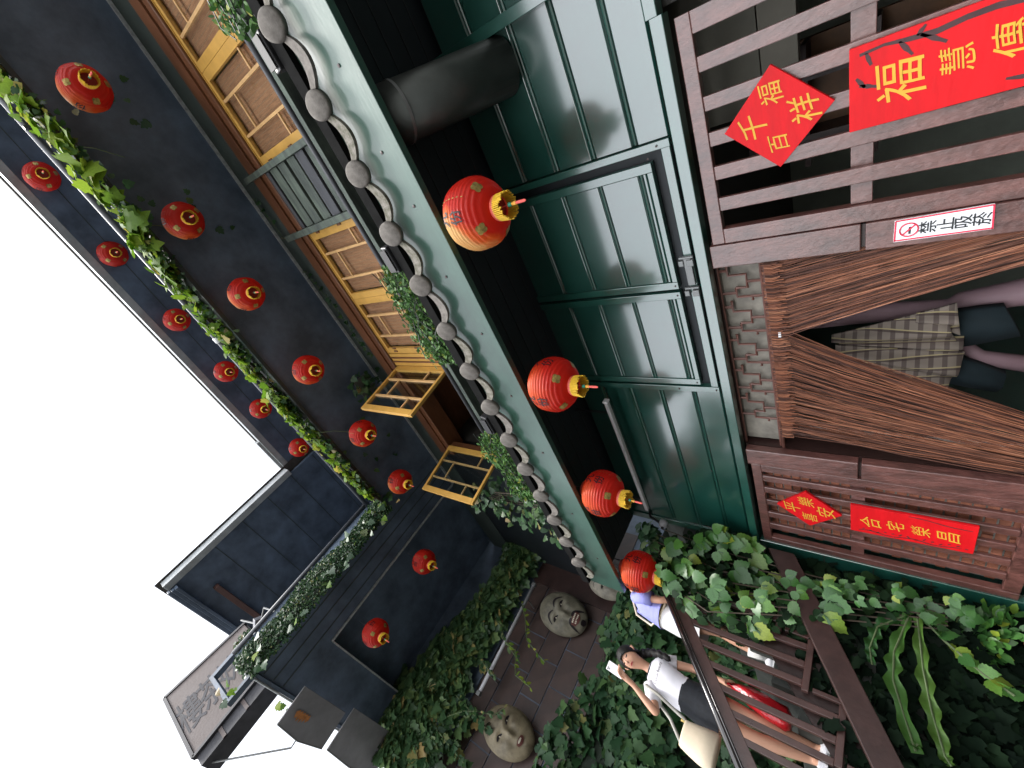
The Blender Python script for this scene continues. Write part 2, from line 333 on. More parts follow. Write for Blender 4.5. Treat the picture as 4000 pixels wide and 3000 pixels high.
B().box(0.0, HX, 2.555, 2.64, 0.868, 0.928).build('green_lintel_trim', m_greentrim, A, bevel=0.004)
B().box(0.275, 0.335, 2.54, 2.6, 0.93, 2.2).build('vertical_trim', m_greentrim, A, bevel=0.003)
for x in (-1.19, -1.40):                  # latches below the hatch
    l = B().box(x - 0.012, x + 0.0, 2.55, 2.572, 0.925, 1.01).build('latch_plate', m_steel, A, bevel=0.002)
    B().box(x - 0.058, x - 0.022, 2.545, 2.572, 0.985, 1.015).build('latch_knuckle', m_steel, l, bevel=0.003)
    B().box(x - 0.062, x - 0.020, 2.542, 2.572, 0.925, 0.967).build('latch_hasp', m_steel, l, bevel=0.003)
B().box(-1.386, -1.204, 2.552, 2.571, 0.94, 0.985).build('latch_bar', m_steel, A, bevel=0.003)
screw = B().lathe([(0.0005, -0.003), (0.006, -0.003), (0.006, 0.001), (0.0005, 0.002)], 10, cap=True); sm = bpy.data.meshes.new('screw'); sm.from_pydata(screw.v, [], screw.f); sm.materials.append(m_browndark)
for x, z in ((-0.535, 1.0), (-0.585, 1.06), (-1.385, 1.07), (-1.455, 1.07), (-2.2, 1.075), (-2.27, 0.95), (-2.27, 1.22), (-3.2, 1.128)):
    inst('screw_head', sm, (x, 2.5605, z), A, (R(90), 0, 0))

# --- lattice shutters
def lattice(xs_slats, x_stiles, ztop, zbot, zmid, par, nm, label):
    x0, x1 = min(min(x_stiles)), max(max(x_stiles))
    fr = B().box(x0, x1, 2.585, 2.635, ztop - 0.068, ztop).build(nm, m_brown, par, bevel=0.004, label=label)
    for a, b in x_stiles: B().box(a, b, 2.583, 2.637, zbot, ztop - 0.0685).build('stile', m_brown, fr, bevel=0.004)
    B().box(x0 + 0.088, x1 - 0.088, 2.586, 2.634, zbot + 0.001, zbot + 0.085).build('bottom_rail', m_brown, fr, bevel=0.004)
    B().box(x0 + 0.089, x1 - 0.089, 2.607, 2.637, zmid[0], zmid[1]).build('middle_rail', m_brown, fr, bevel=0.003)
    for a, b in xs_slats: B().box(a, b, 2.578, 2.604, zbot + 0.087, ztop - 0.0715).build('slat', m_brown, fr, bevel=0.004)
    return fr
lattice([(-0.285, -0.220), (-0.456, -0.390), (-0.623, -0.555), (-0.794, -0.724), (-0.963, -0.891)], [(-1.157, -1.071), (-0.128, -0.04)], 0.812, -1.0, (0.09, 0.172), A, 'lattice_shutter', 'pinkish brown lattice shutter nearest the camera')
lattice([(-3.245, -3.18), (-3.39, -3.325), (-3.55, -3.487), (-3.722, -3.652), (-3.885, -3.815)], [(-4.105, -4.035), (-3.135, -3.06)], 0.81, -0.755, (0.088, 0.17), A, 'lattice_shutter', 'reddish brown lattice shutter with bricks behind')
# door posts: two boards with a saw-cut joint
for x0, x1 in ((-1.302, -1.162), (-3.05, -2.888)):
    B().box(x0, x1, 2.575, 2.64, 0.13, 0.83).build('door_post', m_brown, A, bevel=0.005)
    B().box(x0, x1, 2.573, 2.64, GROUND, 0.112).build('door_post', m_brown, A, bevel=0.005)
    B().box(x0 + 0.01, x1 - 0.01, 2.6, 2.66, 0.1, 0.14).build('post_core', m_browndark, A)
    B().box(x0 + 0.002, x1 - 0.002, 2.645, 2.86, GROUND, 0.84).build('door_lining', m_browndark, A)
B().box(-4.3, -4.106, 2.572, 2.64, GROUND, 0.845).build('green_corner_post', m_greentrim, A, bevel=0.005)
for z in (0.35, 0.02, -0.32): B().box(-4.302, -4.115, 2.569, 2.5715, z, z + 0.006).build('post_joint', m_browndark, A)
B().box(-2.887, -1.303, 2.66, 2.75, 0.84, 0.93).build('door_head', m_browndark, A)
# bricks behind the far lattice: real courses
brick = B().box(-0.098, 0.098, -0.012, 0.012, -0.026, 0.026); bme = bpy.data.meshes.new('brick'); bme.from_pydata(brick.v, [], brick.f); bme.materials.append(m_brick)
wallb = B().box(-4.1, -3.06, 2.715, 2.76, -0.8, 0.8).build('brick_wall', m_mortar, A)
rows = 24
for r_ in range(rows):
    for k in range(5):
        x = -3.16 - 0.208 * k - (0.104 if r_ % 2 else 0)
        if x < -4.05: continue
        o = inst('brick', bme, (x, 2.714 + rnd.uniform(-0.003, 0.002), -0.75 + 0.064 * r_), wallb, (rnd.uniform(-0.02, 0.02), rnd.uniform(-0.015, 0.015), rnd.uniform(-0.02, 0.02)))
# fretwork transom over the door
fret = B().box(-2.86, -1.31, 2.70, 2.715, 0.60, 0.845).build('transom_panel', M('dusty_transom_plaster', (0.17, 0.155, 0.13), 0.75, noise=(7, 0.35)), A)
m_fret = M('red_brown_fret_rod', (0.11, 0.042, 0.03), 0.45, noise=(12, 0.2))
def rod(pts, r=0.0095): B().tube([(x, 2.672, z) for x, z in pts], r, 6).build('fret_rod', m_fret, fret)
B().tube([(-2.885, 2.668, 0.597), (-1.305, 2.668, 0.597)], 0.011, 8).build('fret_rail', m_fret, fret)
B().tube([(-2.885, 2.668, 0.838), (-1.305, 2.668, 0.838)], 0.009, 8).build('fret_rail', m_fret, fret)
u = 0.262
for k in range(6):
    x = -1.33 - u * k
    if x - u < -2.9: break
    zb, zt = 0.603, 0.835; h = zt - zb
    rod([(x, zb + 0.78 * h), (x - 0.08, zb + 0.78 * h), (x - 0.08, zb + 0.34 * h), (x - 0.17, zb + 0.34 * h), (x - 0.17, zb + 0.62 * h)])
    rod([(x - 0.13, zb + 0.34 * h), (x - 0.13, zb)]); rod([(x - 0.17, zb + 0.62 * h), (x - 0.235, zb + 0.62 * h), (x - 0.235, zb + 0.25 * h), (x - 0.262, zb + 0.25 * h)])
    rod([(x - 0.045, zb + 0.78 * h), (x - 0.045, zt)]); rod([(x - 0.205, zb + 0.62 * h), (x - 0.205, zt)]); rod([(x - 0.235, zb + 0.3 * h), (x - 0.235, zb)])

# --- lower eave: soffit, painted beam, tiles
EX0, EX1 = -4.37, HX
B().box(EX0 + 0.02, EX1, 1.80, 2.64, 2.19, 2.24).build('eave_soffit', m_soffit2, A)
for k in range(6): B().box(EX0 + 0.02, EX1, 1.82 + 0.135 * k, 1.825 + 0.135 * k, 2.185, 2.1895).build('soffit_board_joint', m_black, A)
B().box(EX0, EX1, 1.75, 1.795, 1.945, 2.36).build('eave_beam', m_beam, A, bevel=0.004)
B().box(EX0 + 0.005, EX1, 1.797, 1.83, 2.0, 2.3).build('beam_backing', m_soffit2, A)
for x, z in ((0.42, 2.07), (0.02, 2.09), (-0.28, 2.06), (-0.72, 2.10), (-1.15, 2.05), (-1.7, 2.08), (-2.3, 2.06), (-3.1, 2.09), (-3.8, 2.07)): inst('screw_head', sm, (x, 1.747, z), A, (R(90), 0, 0), 1.5)
# roof plane under the tiles
RS = math.tan(R(20))
B().hexa([(EX0, 1.80, 2.40), (EX1, 1.80, 2.40), (EX1, 2.95, 2.365 + 1.23 * RS), (EX0, 2.95, 2.365 + 1.23 * RS), (EX0, 1.80, 2.42), (EX1, 1.80, 2.42), (EX1, 2.95, 2.39 + 1.23 * RS), (EX0, 2.95, 2.39 + 1.23 * RS)]).build('roof_deck', m_soffit2, A)
B().box(EX0 + 0.01, EX1, 1.712, 1.799, 2.335, 2.415).build('tile_light_block', M('dark_light_block', (0.008, 0.008, 0.008), 0.95, 0.05, noise=(20, 0.3)), A)  # dark strip added behind the tile ends to block light and shade the beam
def tile_meshes():
    # round end disc with a rim, hollow drip tile between
    d = B(); d.lathe([(0.001, -0.012), (0.062, -0.012), (0.0705, -0.007), (0.072, 0.0), (0.072, 0.022)], 26, cap=True)
    disc = bpy.data.meshes.new('round_end_tile'); disc.from_pydata([(x, z, -y) for x, y, z in d.v], [], d.f); disc.materials.append(m_tile)
    dr = B(); n = 12; pts = []
    for k in range(n + 1):
        t = -1 + 2 * k / n; pts.append((0.118 * t, 0.055 * (t * t) - 0.055))
    poly = [(x, 0, z + 0.022) for x, z in pts] + [(x, 0, z - 0.028 - 0.022 * (1 - (x / 0.118) ** 2)) for x, z in reversed(pts)]
    vs = []; fs = []
    for yy in (0.0, 0.02): vs += [(p[0], yy, p[2]) for p in poly]
    m = len(poly); q = n + 1
    for k in range(n):
        a, b_, c, d_ = k, k + 1, m - 2 - k, m - 1 - k
        fs += [(a, b_, c, d_), (a + m, d_ + m, c + m, b_ + m), (a, a + m, b_ + m, b_), (d_, c, c + m, d_ + m)]
    fs += [(0, m - 1, 2 * m - 1, m), (n, n + m, n + 1 + m, n + 1)]
    out = []
    for mt in (m_tile, m_tilemoss):
        me = bpy.data.meshes.new('drip_tile'); me.from_pydata(vs, [], fs); me.materials.append(mt)
        # pan running back up the roof
        out.append(me)
    cov = B(); pr = [(0.066 * math.cos(a), 0.066 * math.sin(a)) for a in [math.pi * k / 8 for k in range(9)]]
    for k in range(8):
        (x0, z0), (x1, z1) = pr[k], pr[k + 1]; L_ = 1.36
        cov.add([(x0, 0.05, z0), (x1, 0.05, z1), (x1, L_, z1 + L_ * RS), (x0, L_, z0 + L_ * RS)], [(0, 1, 2, 3)])
    cme = bpy.data.meshes.new('cover_tile_row'); cme.from_pydata(cov.v, [], cov.f); cme.materials.append(m_pan)
    return disc, out, cme
t_disc, t_drips, t_cover = tile_meshes()
for p in t_disc.polygons: p.use_smooth = len(p.vertices) == 4
TS = 0.3515; XD = [0.685 - TS * k for k in range(-7, 15)]
for k, x in enumerate(XD):
    if x < -4.2 or x > HX: continue
    inst('round_end_tile', t_disc, (x, 1.678, 2.28 + rnd.uniform(-0.006, 0.006)), A, (R(16) + rnd.uniform(-0.05, 0.05), rnd.uniform(-0.05, 0.05), rnd.uniform(-0.06, 0.06)), rnd.uniform(0.96, 1.04))
    inst('cover_tile_row', t_cover, (x, 1.70, 2.385), A)
    inst('drip_tile', t_drips[rnd.random() < 0.45], (x - TS / 2, 1.694 + rnd.uniform(-0.004, 0.004), 2.282 + rnd.uniform(-0.005, 0.005)), A, (rnd.uniform(-0.05, 0.03), rnd.uniform(-0.03, 0.03), rnd.uniform(-0.03, 0.03)), (1.0, 1, 1))

# --- upper floor wall with window bays
YW = 2.95; Z0, Z1 = 4.34, 5.46
XL = -7.4
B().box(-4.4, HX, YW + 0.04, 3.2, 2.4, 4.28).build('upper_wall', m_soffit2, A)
B().box(XL, HX, YW - 0.01, 3.2, 5.82, 6.36).build('upper_wall_band', m_wallgrey, A)
B().box(-4.3, HX, YW - 0.05, 3.2, 5.475, 5.815).build('window_header', m_red_header, A, bevel=0.01)
B().box(-4.3, HX, YW - 0.075, YW - 0.052, 5.58, 5.6).build('header_moulding', m_red_header, A)
B().box(-2.19, HX, YW - 0.02, YW + 0.06, Z1, 5.474).build('head_strip', m_yellow, A)
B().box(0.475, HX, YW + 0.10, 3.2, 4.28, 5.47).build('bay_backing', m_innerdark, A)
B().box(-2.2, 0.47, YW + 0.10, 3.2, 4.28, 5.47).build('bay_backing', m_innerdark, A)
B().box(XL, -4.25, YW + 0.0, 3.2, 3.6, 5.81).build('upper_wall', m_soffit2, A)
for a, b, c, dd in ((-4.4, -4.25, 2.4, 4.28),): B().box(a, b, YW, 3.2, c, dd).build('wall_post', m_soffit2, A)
# timber sill beams under the windows
B().box(-4.2, HX, YW - 0.13, YW + 0.03, 4.235, 4.285).build('sill_beam', m_plank1, A, bevel=0.004)
B().box(-4.2, HX, YW - 0.16, YW - 0.02, 4.09, 4.2).build('sill_beam', m_plank1, A, bevel=0.004)
B().tube([(-4.2, YW - 0.26, 4.05), (HX, YW - 0.26, 4.05)], 0.026, 10).build('conduit_pipe', m_plank2, A, smooth=True)
# room behind the open bay
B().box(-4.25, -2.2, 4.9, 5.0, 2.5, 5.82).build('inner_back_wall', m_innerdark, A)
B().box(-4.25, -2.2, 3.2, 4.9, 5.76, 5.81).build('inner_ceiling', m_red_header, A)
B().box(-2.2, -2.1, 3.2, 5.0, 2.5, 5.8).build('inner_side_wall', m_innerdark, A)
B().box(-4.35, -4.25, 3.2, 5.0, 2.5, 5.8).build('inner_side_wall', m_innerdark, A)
B().bar((-4.1, 3.5, 4.6), (-3.2, 3.9, 5.5), 0.3, 0.06).build('inner_beam', M('pale_inner_beam', (0.2, 0.15, 0.13), 0.6), A)

def sash(par, x0, x1, stagger, blind=True, open_=None):
    """one window sash; local x along the wall, built closed at YW; open_=(hinge_x, angle)"""
    w_ = x1 - x0; y0, y1 = YW - 0.012, YW + 0.03
    top = B().box(x0 + 0.001, x1 - 0.001, y0, y1, Z1 - 0.045, Z1)
    bits = [('top_rail', m_yellow, top)]
    bits.append(('bottom_rail', m_yellow, B().box(x0 + 0.001, x1 - 0.001, y0, y1, Z0, Z0 + 0.04)))
    for a, b in ((x0, x0 + 0.085), (x1 - 0.085, x1)): bits.append(('stile', m_yellow, B().box(a, b, y0 - 0.002, y1 + 0.002, Z0 + 0.0405, Z1 - 0.0455)))
    ia, ib = x0 + 0.0855, x1 - 0.0855; iw = ib - ia
    v1, v2 = ia + iw * 0.28, ia + iw * 0.74
    mz = 0.028
    for v in (v1, v2): bits.append(('muntin', m_tan, B().box(v - mz / 2, v + mz / 2, y0 + 0.004, y0 + 0.03, Z0 + 0.041, Z1 - 0.046)))
    for (a, b, z) in ((ia, v1 - mz / 2 - .0005, 4.645), (v1 + mz / 2 + .0005, v2 - mz / 2 - .0005, 5.15), (v2 + mz / 2 + .0005, ib, 4.645)):
        bits.append(('muntin', m_tan, B().box(a, b, y0 + 0.006, y0 + 0.028, z - 0.012, z + 0.012)))
    bits.append(('pane', GLASS, B().box(ia, ib, y0 + 0.0305, y0 + 0.0335, Z0 + 0.041, Z1 - 0.046)))
    if blind:
        bits.append(('blind', m_blind, B().box(ia + 0.004, ib - 0.004, YW + 0.055, YW + 0.062, Z0 + 0.02, Z1 - 0.02)))
    if open_:
        hx, ang = open_; c, s_ = math.cos(ang), math.sin(ang)
        for _, _, b in bits: b.v = [(hx + (x - hx) * c - (y - YW) * s_, YW - 0.03 + (x - hx) * s_ + (y - YW) * c, z) for x, y, z in b.v]
    root = bits[0][2].build('window_sash', m_yellow, par, bevel=0.003)
    for nm, mt, b in bits[1:]: b.build(nm, mt, root, bevel=0.0025 if nm in ('stile', 'muntin', 'bottom_rail') else 0)
    if blind:   # cords of the blind, one mesh of fine verticals
        cb = B(); n = int(iw / 0.045)
        for k in range(n):
            xx = ia + iw * (k + 0.5) / n; cb.box(xx - 0.0008, xx + 0.0008, YW + 0.0525, YW + 0.0545, Z0 + 0.02, Z1 - 0.02)
        cb.build('blind_cords', m_cord, root, kind='stuff')
    else:
        pass
    return root
sash(A, 1.381, 2.31, 0); sash(A, 0.452, 1.379, 0); sash(A, 2.312, 3.24, 0)
sash(A, -1.299, -0.37, 0); sash(A, -2.19, -1.301, 0)
for hx in (0.40, -0.26, -1.3): pass
# hinges on the yellow stiles
hb = B().box(-0.012, 0.012, -0.012, 0.0, -0.035, 0.035); hme = bpy.data.meshes.new('hinge'); hme.from_pydata(hb.v, [], hb.f); hme.materials.append(m_red_header)
for x in (0.46, -0.38, -2.15, -2.1):
    for z in (4.75, 5.25): inst('hinge', hme, (x, YW - 0.014, z), A)
# plank panel between the bays
pl = B().box(-0.36, 0.45, YW - 0.0, YW + 0.08, 4.3, 5.82).build('plank_panel', m_browndark, A)
for x0, x1 in ((0.385, 0.45), (-0.36, -0.285)): B().box(x0, x1, YW - 0.085, YW - 0.001, 4.29, 5.93).build('panel_post', m_plank1, pl, bevel=0.004)
for k in range(7):
    z = 4.345 + 0.213 * k
    B().box(-0.283, 0.383, YW - 0.035 - rnd.uniform(0, 0.01), YW - 0.002, z, z + 0.17).build('plank', m_plank1 if k in (0, 2, 3, 4) else m_plank2, pl, bevel=0.006)
# frame of the open bay and its two opened sashes
for x0, x1 in ((-2.41, -2.2), (-4.25, -4.1)): B().box(x0, x1, YW - 0.02, YW + 0.08, 4.29, 5.474).build('bay_jamb', m_yellow if x0 > -3 else m_red_header, A, bevel=0.004)
for x in (-2.27, -2.34): B().box(x, x + 0.018, YW - 0.036, YW - 0.021, 4.3, 5.47).build('jamb_bead', m_red_header, A)
B().box(-4.1, -2.41, YW - 0.06, YW + 0.06, 4.29, 4.33).build('bay_sill', m_yellow, A, bevel=0.004)
sash(A, -3.245, -2.415, 0, False, (-2.43, R(84)))
sash(A, -4.10, -3.27, 0, False, (-4.10, R(-99)))

# --- middle eave (soffit with pale line, fascia, gutter) and top roof
B().box(-4.45, HX, 1.75, YW - 0.012, 6.22, 6.30).build('middle_soffit', m_soffit, A)
B().box(-5.28, HX, YW - 0.045, YW - 0.013, 6.19, 6.2195).build('soffit_edge_strip', m_line, A)
B().box(-4.45, HX, 1.70, 1.749, 6.16, 6.60).build('middle_fascia', M('dark_red_green_fascia', (0.03, 0.022, 0.024), 0.5, noise=(1.2, 0.5), col2=(0.02, 0.04, 0.036)), A)
B().tube([(-4.4, 1.615, 6.60), (-1.9, 1.62, 6.655), (HX, 1.62, 6.60)], 0.04, 10).build('gutter_pipe', m_pipe, A, smooth=True)
B().tube([(-4.4, 1.66, 6.70), (HX, 1.67, 6.70)], 0.022, 8).build('gutter_pipe', m_pipe, A, smooth=True)
B().tube([(-0.93, 1.62, 6.63), (-1.0, 1.62, 6.632)], 0.052, 10).build('pipe_coupling', m_white, A, smooth=True)
for x in (1.6, 0.4, -2.2, -3.4): B().box(x, x + 0.03, 1.58, 1.70, 6.56, 6.6).build('gutter_bracket', m_pipe, A)
B().box(-4.45, HX, 1.75, 3.2, 6.31, 6.58).build('middle_roof', m_pan, A)
B().box(XL, HX, YW, 3.2, 6.58, 9.7).build('top_wall', m_soffit, A)
def zr(x): return 9.60 - 0.055 * x
sf = [(-4.6, 1.78), (HX, 1.78), (HX, 3.4), (-4.6, 3.4)]
B().hexa([(x, y, zr(x)) for x, y in sf] + [(x, y, zr(x) + 0.1) for x, y in sf]).build('top_soffit', m_soffit, A)
for k in range(3):
    y = 2.05 + 0.3 * k; B().hexa([(-4.3, y, zr(-4.3) - 0.004), (HX, y, zr(HX) - 0.004), (HX, y + 0.012, zr(HX) - 0.004), (-4.3, y + 0.012, zr(-4.3) - 0.004), (-4.3, y, zr(-4.3) - 0.0005), (HX, y, zr(HX) - 0.0005), (HX, y + 0.012, zr(HX) - 0.0005), (-4.3, y + 0.012, zr(-4.3) - 0.0005)]).build('soffit_joint', m_wallgrey, A)
sf = [(-4.28, 1.66), (HX, 1.66), (HX, 1.779), (-4.28, 1.779)]
B().hexa([(x, y, zr(x) + 0.0) for x, y in sf] + [(x, y, zr(x) + 0.16) for x, y in sf]).build('top_fascia', m_rooflip, A, bevel=0.006)
sf = [(-4.28, 1.6), (-3.5, 1.6), (-3.5, 1.66), (-4.28, 1.66)]
B().hexa([(x, y, zr(x) + 0.05) for x, y in sf] + [(x, y, zr(x) + 0.2) for x, y in sf]).build('top_gutter', m_rooflip, A)
sf = [(-4.6, 1.64), (HX, 1.64), (HX, 6, ), (-4.6, 6)]
B().hexa([(x, y, zr(x) + 0.17 + (y - 1.64) * 0.3) for x, y in sf] + [(x, y, zr(x) + 0.25 + (y - 1.64) * 0.3) for x, y in sf]).build('top_roof', m_pan, A)
# --- duct under the eave
du = thing('exhaust_duct', (0.14, 2.6, 1.8), 'fat round grey metal duct with a bright clamp ring under the green eave', 'duct')
B().tube([(0.125, 2.62, 1.79), (0.15, 1.86, 2.10)], 0.155, 28).build('duct_pipe', m_duct, du, smooth=True)
B().tube([(0.147, 1.965, 2.057), (0.1475, 1.95, 2.063)], 0.159, 28, cap=False).build('clamp_ring', m_steel, du, smooth=True)
tl = thing('tube_lamp', (-3.1, 2.45, 1.83), 'long white square tube lamp under the green eave', 'lamp')
B().box(-3.85, -2.36, 2.43, 2.47, 1.81, 1.845).build('lamp_batten', M('grey_lamp_case', (0.42, 0.41, 0.42), 0.5), tl, bevel=0.006)
for x in (-2.5, -3.7): B().box(x, x + 0.02, 2.445, 2.455, 1.845, 2.19).build('lamp_hanger', m_black, tl)
B().box(-2.362, -2.345, 2.425, 2.475, 1.805, 1.85).build('end_cap', m_white, tl, bevel=0.003)

# ================================================================== wing over the stairs
Wg = thing('tea_house_wing', (-6.0, 1.0, GROUND), 'dark slate wing of the tea house bridging over the stairs, ivy along its eaves', 'building')
B().box(XL - 0.3, XL, -0.9, 6.0, GROUND, 9.7).build('wing_wall', m_soffit, Wg)
# brown tiles on the wing wall, laid one by one
tw = B().box(-0.012, 0.012, -0.285, 0.285, -0.19, 0.19); tme = bpy.data.meshes.new('wall_tile'); tme.from_pydata(tw.v, [], tw.f); tme.materials.append(m_brownile)
for r_ in range(7):
    for k in range(8):
        inst('wall_tile', tme, (XL + 0.008 + rnd.uniform(-0.003, 0.003), -0.62 + 0.59 * k + (0.29 if r_ % 2 else 0), 2.45 + 0.4 * r_), Wg, (0, rnd.uniform(-0.01, 0.01), rnd.uniform(-0.008, 0.008)))
# dark window band in the wall
B().box(XL, XL + 0.05, -0.9, 3.0, 4.98, 5.1).build('wall_rail', m_soffit, Wg)
B().box(XL, XL + 0.06, 2.55, 2.95, 3.0, 5.0).build('wall_post', m_browndark, Wg)
B().box(XL + 0.0, XL + 0.07, 1.9, 4.2, 3.08, 3.2).build('wall_rail', m_browndark, Wg)
# middle eave of the wing: rim, recess, fascia
B().box(-5.28, -4.45, -0.92, YW - 0.05, 6.22, 6.32).build('wing_soffit', m_soffit, Wg)
B().box(XL, -5.281, -0.92, -0.15, 6.22, 6.32).build('wing_soffit', m_soffit, Wg)
B().box(-5.30, -5.27, -0.16, YW - 0.05, 6.195, 6.2195).build('soffit_edge_strip', m_line, Wg)
B().box(XL, -5.301, -0.165, -0.14, 6.195, 6.2195).build('soffit_edge_strip', m_line, Wg)
B().box(XL, -5.29, -0.145, YW, 6.50, 6.56).build('recess_ceiling', m_soffit, Wg)
B().box(-5.30, -5.285, -0.14, YW, 6.325, 6.5).build('recess_side', m_wallgrey, Wg); B().box(XL, -5.301, -0.16, -0.142, 6.325, 6.5).build('recess_side', m_wallgrey, Wg)
for k in range(3): B().box(-5.1 + 0.2 * k, -5.085 + 0.2 * k, -0.9, YW - 0.06, 6.213, 6.2195).build('soffit_joint', m_wallgrey, Wg)
B().box(-4.449, -4.40, -0.95, 1.69, 6.16, 6.60).build('wing_fascia', m_soffit, Wg, bevel=0.004)
B().box(XL, -4.45, -0.97, -0.921, 6.17, 6.62).build('wing_fascia', m_soffit, Wg, bevel=0.004)
B().box(XL, -4.449, -0.92, YW, 6.57, 6.62).build('wing_roof', m_pan, Wg)
B().tube([(XL, -0.985, 6.17), (-4.42, -0.985, 6.17)], 0.016, 6).build('edge_cable', m_line, Wg, smooth=True)
B().tube([(-4.37, -0.95, 6.62), (-4.37, 1.6, 6.62)], 0.03, 8).build('gutter_pipe', m_pipe, Wg, smooth=True)
# open end frame of the eave at the sign
for z0, z1 in ((6.0, 6.05), (6.62, 6.68)): B().box(-4.46, -4.38, -1.25, -0.955, z0, z1).build('end_frame', m_soffit, Wg)
B().box(-4.46, -4.38, -1.30, -1.251, 6.0, 6.68).build('end_frame', m_soffit, Wg)
# top roof of the wing
sf = [(XL - 0.5, -1.1), (-4.42, -1.1), (-4.42, 3.0), (XL - 0.5, 3.0)]
B().hexa([(x, y, 9.63 + 0.02) for x, y in sf] + [(x, y, 9.74) for x, y in sf]).build('wing_top_soffit', m_soffit, Wg)
B().box(-4.419, -4.29, -1.12, 1.64, 9.60, 9.8).build('wing_top_fascia', m_rooflip, Wg, bevel=0.006)
for k in range(3): B().box(XL - 0.5, -4.43, -1.16 + 0.06 * k, -1.105 + 0.06 * k, 9.54 - 0.035 * k, 9.649).build('gable_moulding', m_soffit, Wg, bevel=0.008)
for k in range(5): B().box(XL - 0.5 + 0.0, -4.43, -0.2 + 0.6 * k, -0.188 + 0.6 * k, 9.643, 9.6495).build('soffit_joint', m_wallgrey, Wg)
B().box(-6.4, -5.0, -0.72, -0.62, 9.5, 9.62).build('eave_brace', M('faded_red_brown_beam', (0.12, 0.06, 0.05), 0.5, noise=(4, 0.2)), Wg, bevel=0.01)
B().box(XL - 0.4, -6.7, -0.4, 3.0, 6.62, 9.65).build('wing_top_wall', m_soffit, Wg)
B().hexa([(XL - 0.6, -1.2, 9.81), (-4.25, -1.2, 9.81), (-4.25, 4, 9.81), (XL - 0.6, 4, 9.81), (XL - 0.6, -1.2, 10.6), (-4.3, -1.2, 9.88), (-4.3, 4, 9.88), (XL - 0.6, 4, 10.6)]).build('wing_top_roof', m_pan, Wg)

# ------------------------------------------------------------------ sign board high on the wing
PX = -5.0
sb = thing('sign_board', (PX, -1.4, 6.6), 'weathered grey brown shop sign board with dark brush characters, high against the white sky', 'sign')
m_signface = M('weathered_sign_face', (0.10, 0.078, 0.074), 0.7, 0.3, noise=(3, 0.25), bump=(25, 0.002), col2=(0.15, 0.13, 0.128))
m_signchar = M('dark_sign_relief', (0.035, 0.036, 0.046), 0.7, 0.3, noise=(8, 0.25))
m_signframe = M('dark_sign_frame', (0.05, 0.05, 0.058), 0.6, 0.3, noise=(6, 0.3))
def sgn(s_, t_, d=0.0):   # s along the board (0 near the wing, 1 far), t up
    y = -0.72 + s_ * (-1.32); z = 6.70 + t_ * (1.22 + 0.30 * s_) - 0.04 * s_
    return (PX + d, y, z)
q = [sgn(0, 0), sgn(1, 0), sgn(1, 1), sgn(0, 1)]
B().hexa([(p[0] - 0.3, p[1], p[2]) for p in q] + [(p[0] - 0.03, p[1], p[2]) for p in q]).build('board_body', m_signframe, sb)
B().hexa([(p[0] - 0.029, p[1], p[2]) for p in [sgn(.02, .02), sgn(.98, .02), sgn(.98, .98), sgn(.02, .98)]] + [(p[0], p[1], p[2]) for p in [sgn(.02, .02), sgn(.98, .02), sgn(.98, .98), sgn(.02, .98)]]).build('board_face', m_signface, sb)
for a, b in ((sgn(0, 0), sgn(1, 0)), (sgn(1, 0), sgn(1, 1)), (sgn(1, 1), sgn(0, 1))):
    B().bar((a[0] - 0.02, a[1], a[2]), (b[0] - 0.02, b[1], b[2]), 0.045, 0.07, (1, 0, 0)).build('board_frame', m_signframe, sb)
B().box(PX - 0.3, PX - 0.03, -2.02, -0.74, 6.45, 6.66).build('board_underside', m_signframe, sb)
for y in (-1.0, -1.35, -1.7): B().box(PX - 0.05, PX - 0.02, y, y + 0.05, 6.45, 6.69).build('board_bracket', m_signface, sb)
for ch, s0 in (('阿', 0.14), ('妹', 0.38), ('茶', 0.62), ('樓', 0.86)):
    text_part(ch, 0.36, lambda x, y, s0=s0: sgn(s0 - x / 1.32, 0.5 + 1.9 * y / 1.4, 0.004), m_signchar, sb, 'character', 0.003)
B().tube([(PX - 0.1, -2.0, 6.5), (PX - 0.6, -1.35, 5.9), (-5.5, -1.1, 5.82)], 0.012, 6).build('stay_rod', m_steel, sb, smooth=True)
# small floodlight on an arm beside the sign
fl = thing('small_floodlight', (-4.7, -0.55, 6.9), 'small pale floodlight on a bent arm beside the high sign board', 'lamp')
B().bar((-4.55, -0.5, 7.02), (-4.75, -0.66, 7.02), 0.13, 0.09).build('lamp_head', M('pale_grey_lamp', (0.16, 0.16, 0.18), 0.5), fl, bevel=0.01)
B().tube([(-4.42, -0.3, 6.6), (-4.46, -0.36, 6.95), (-4.62, -0.55, 6.97), (-4.9, -0.72, 7.9)], 0.014, 6).build('lamp_arm', m_steel, fl)

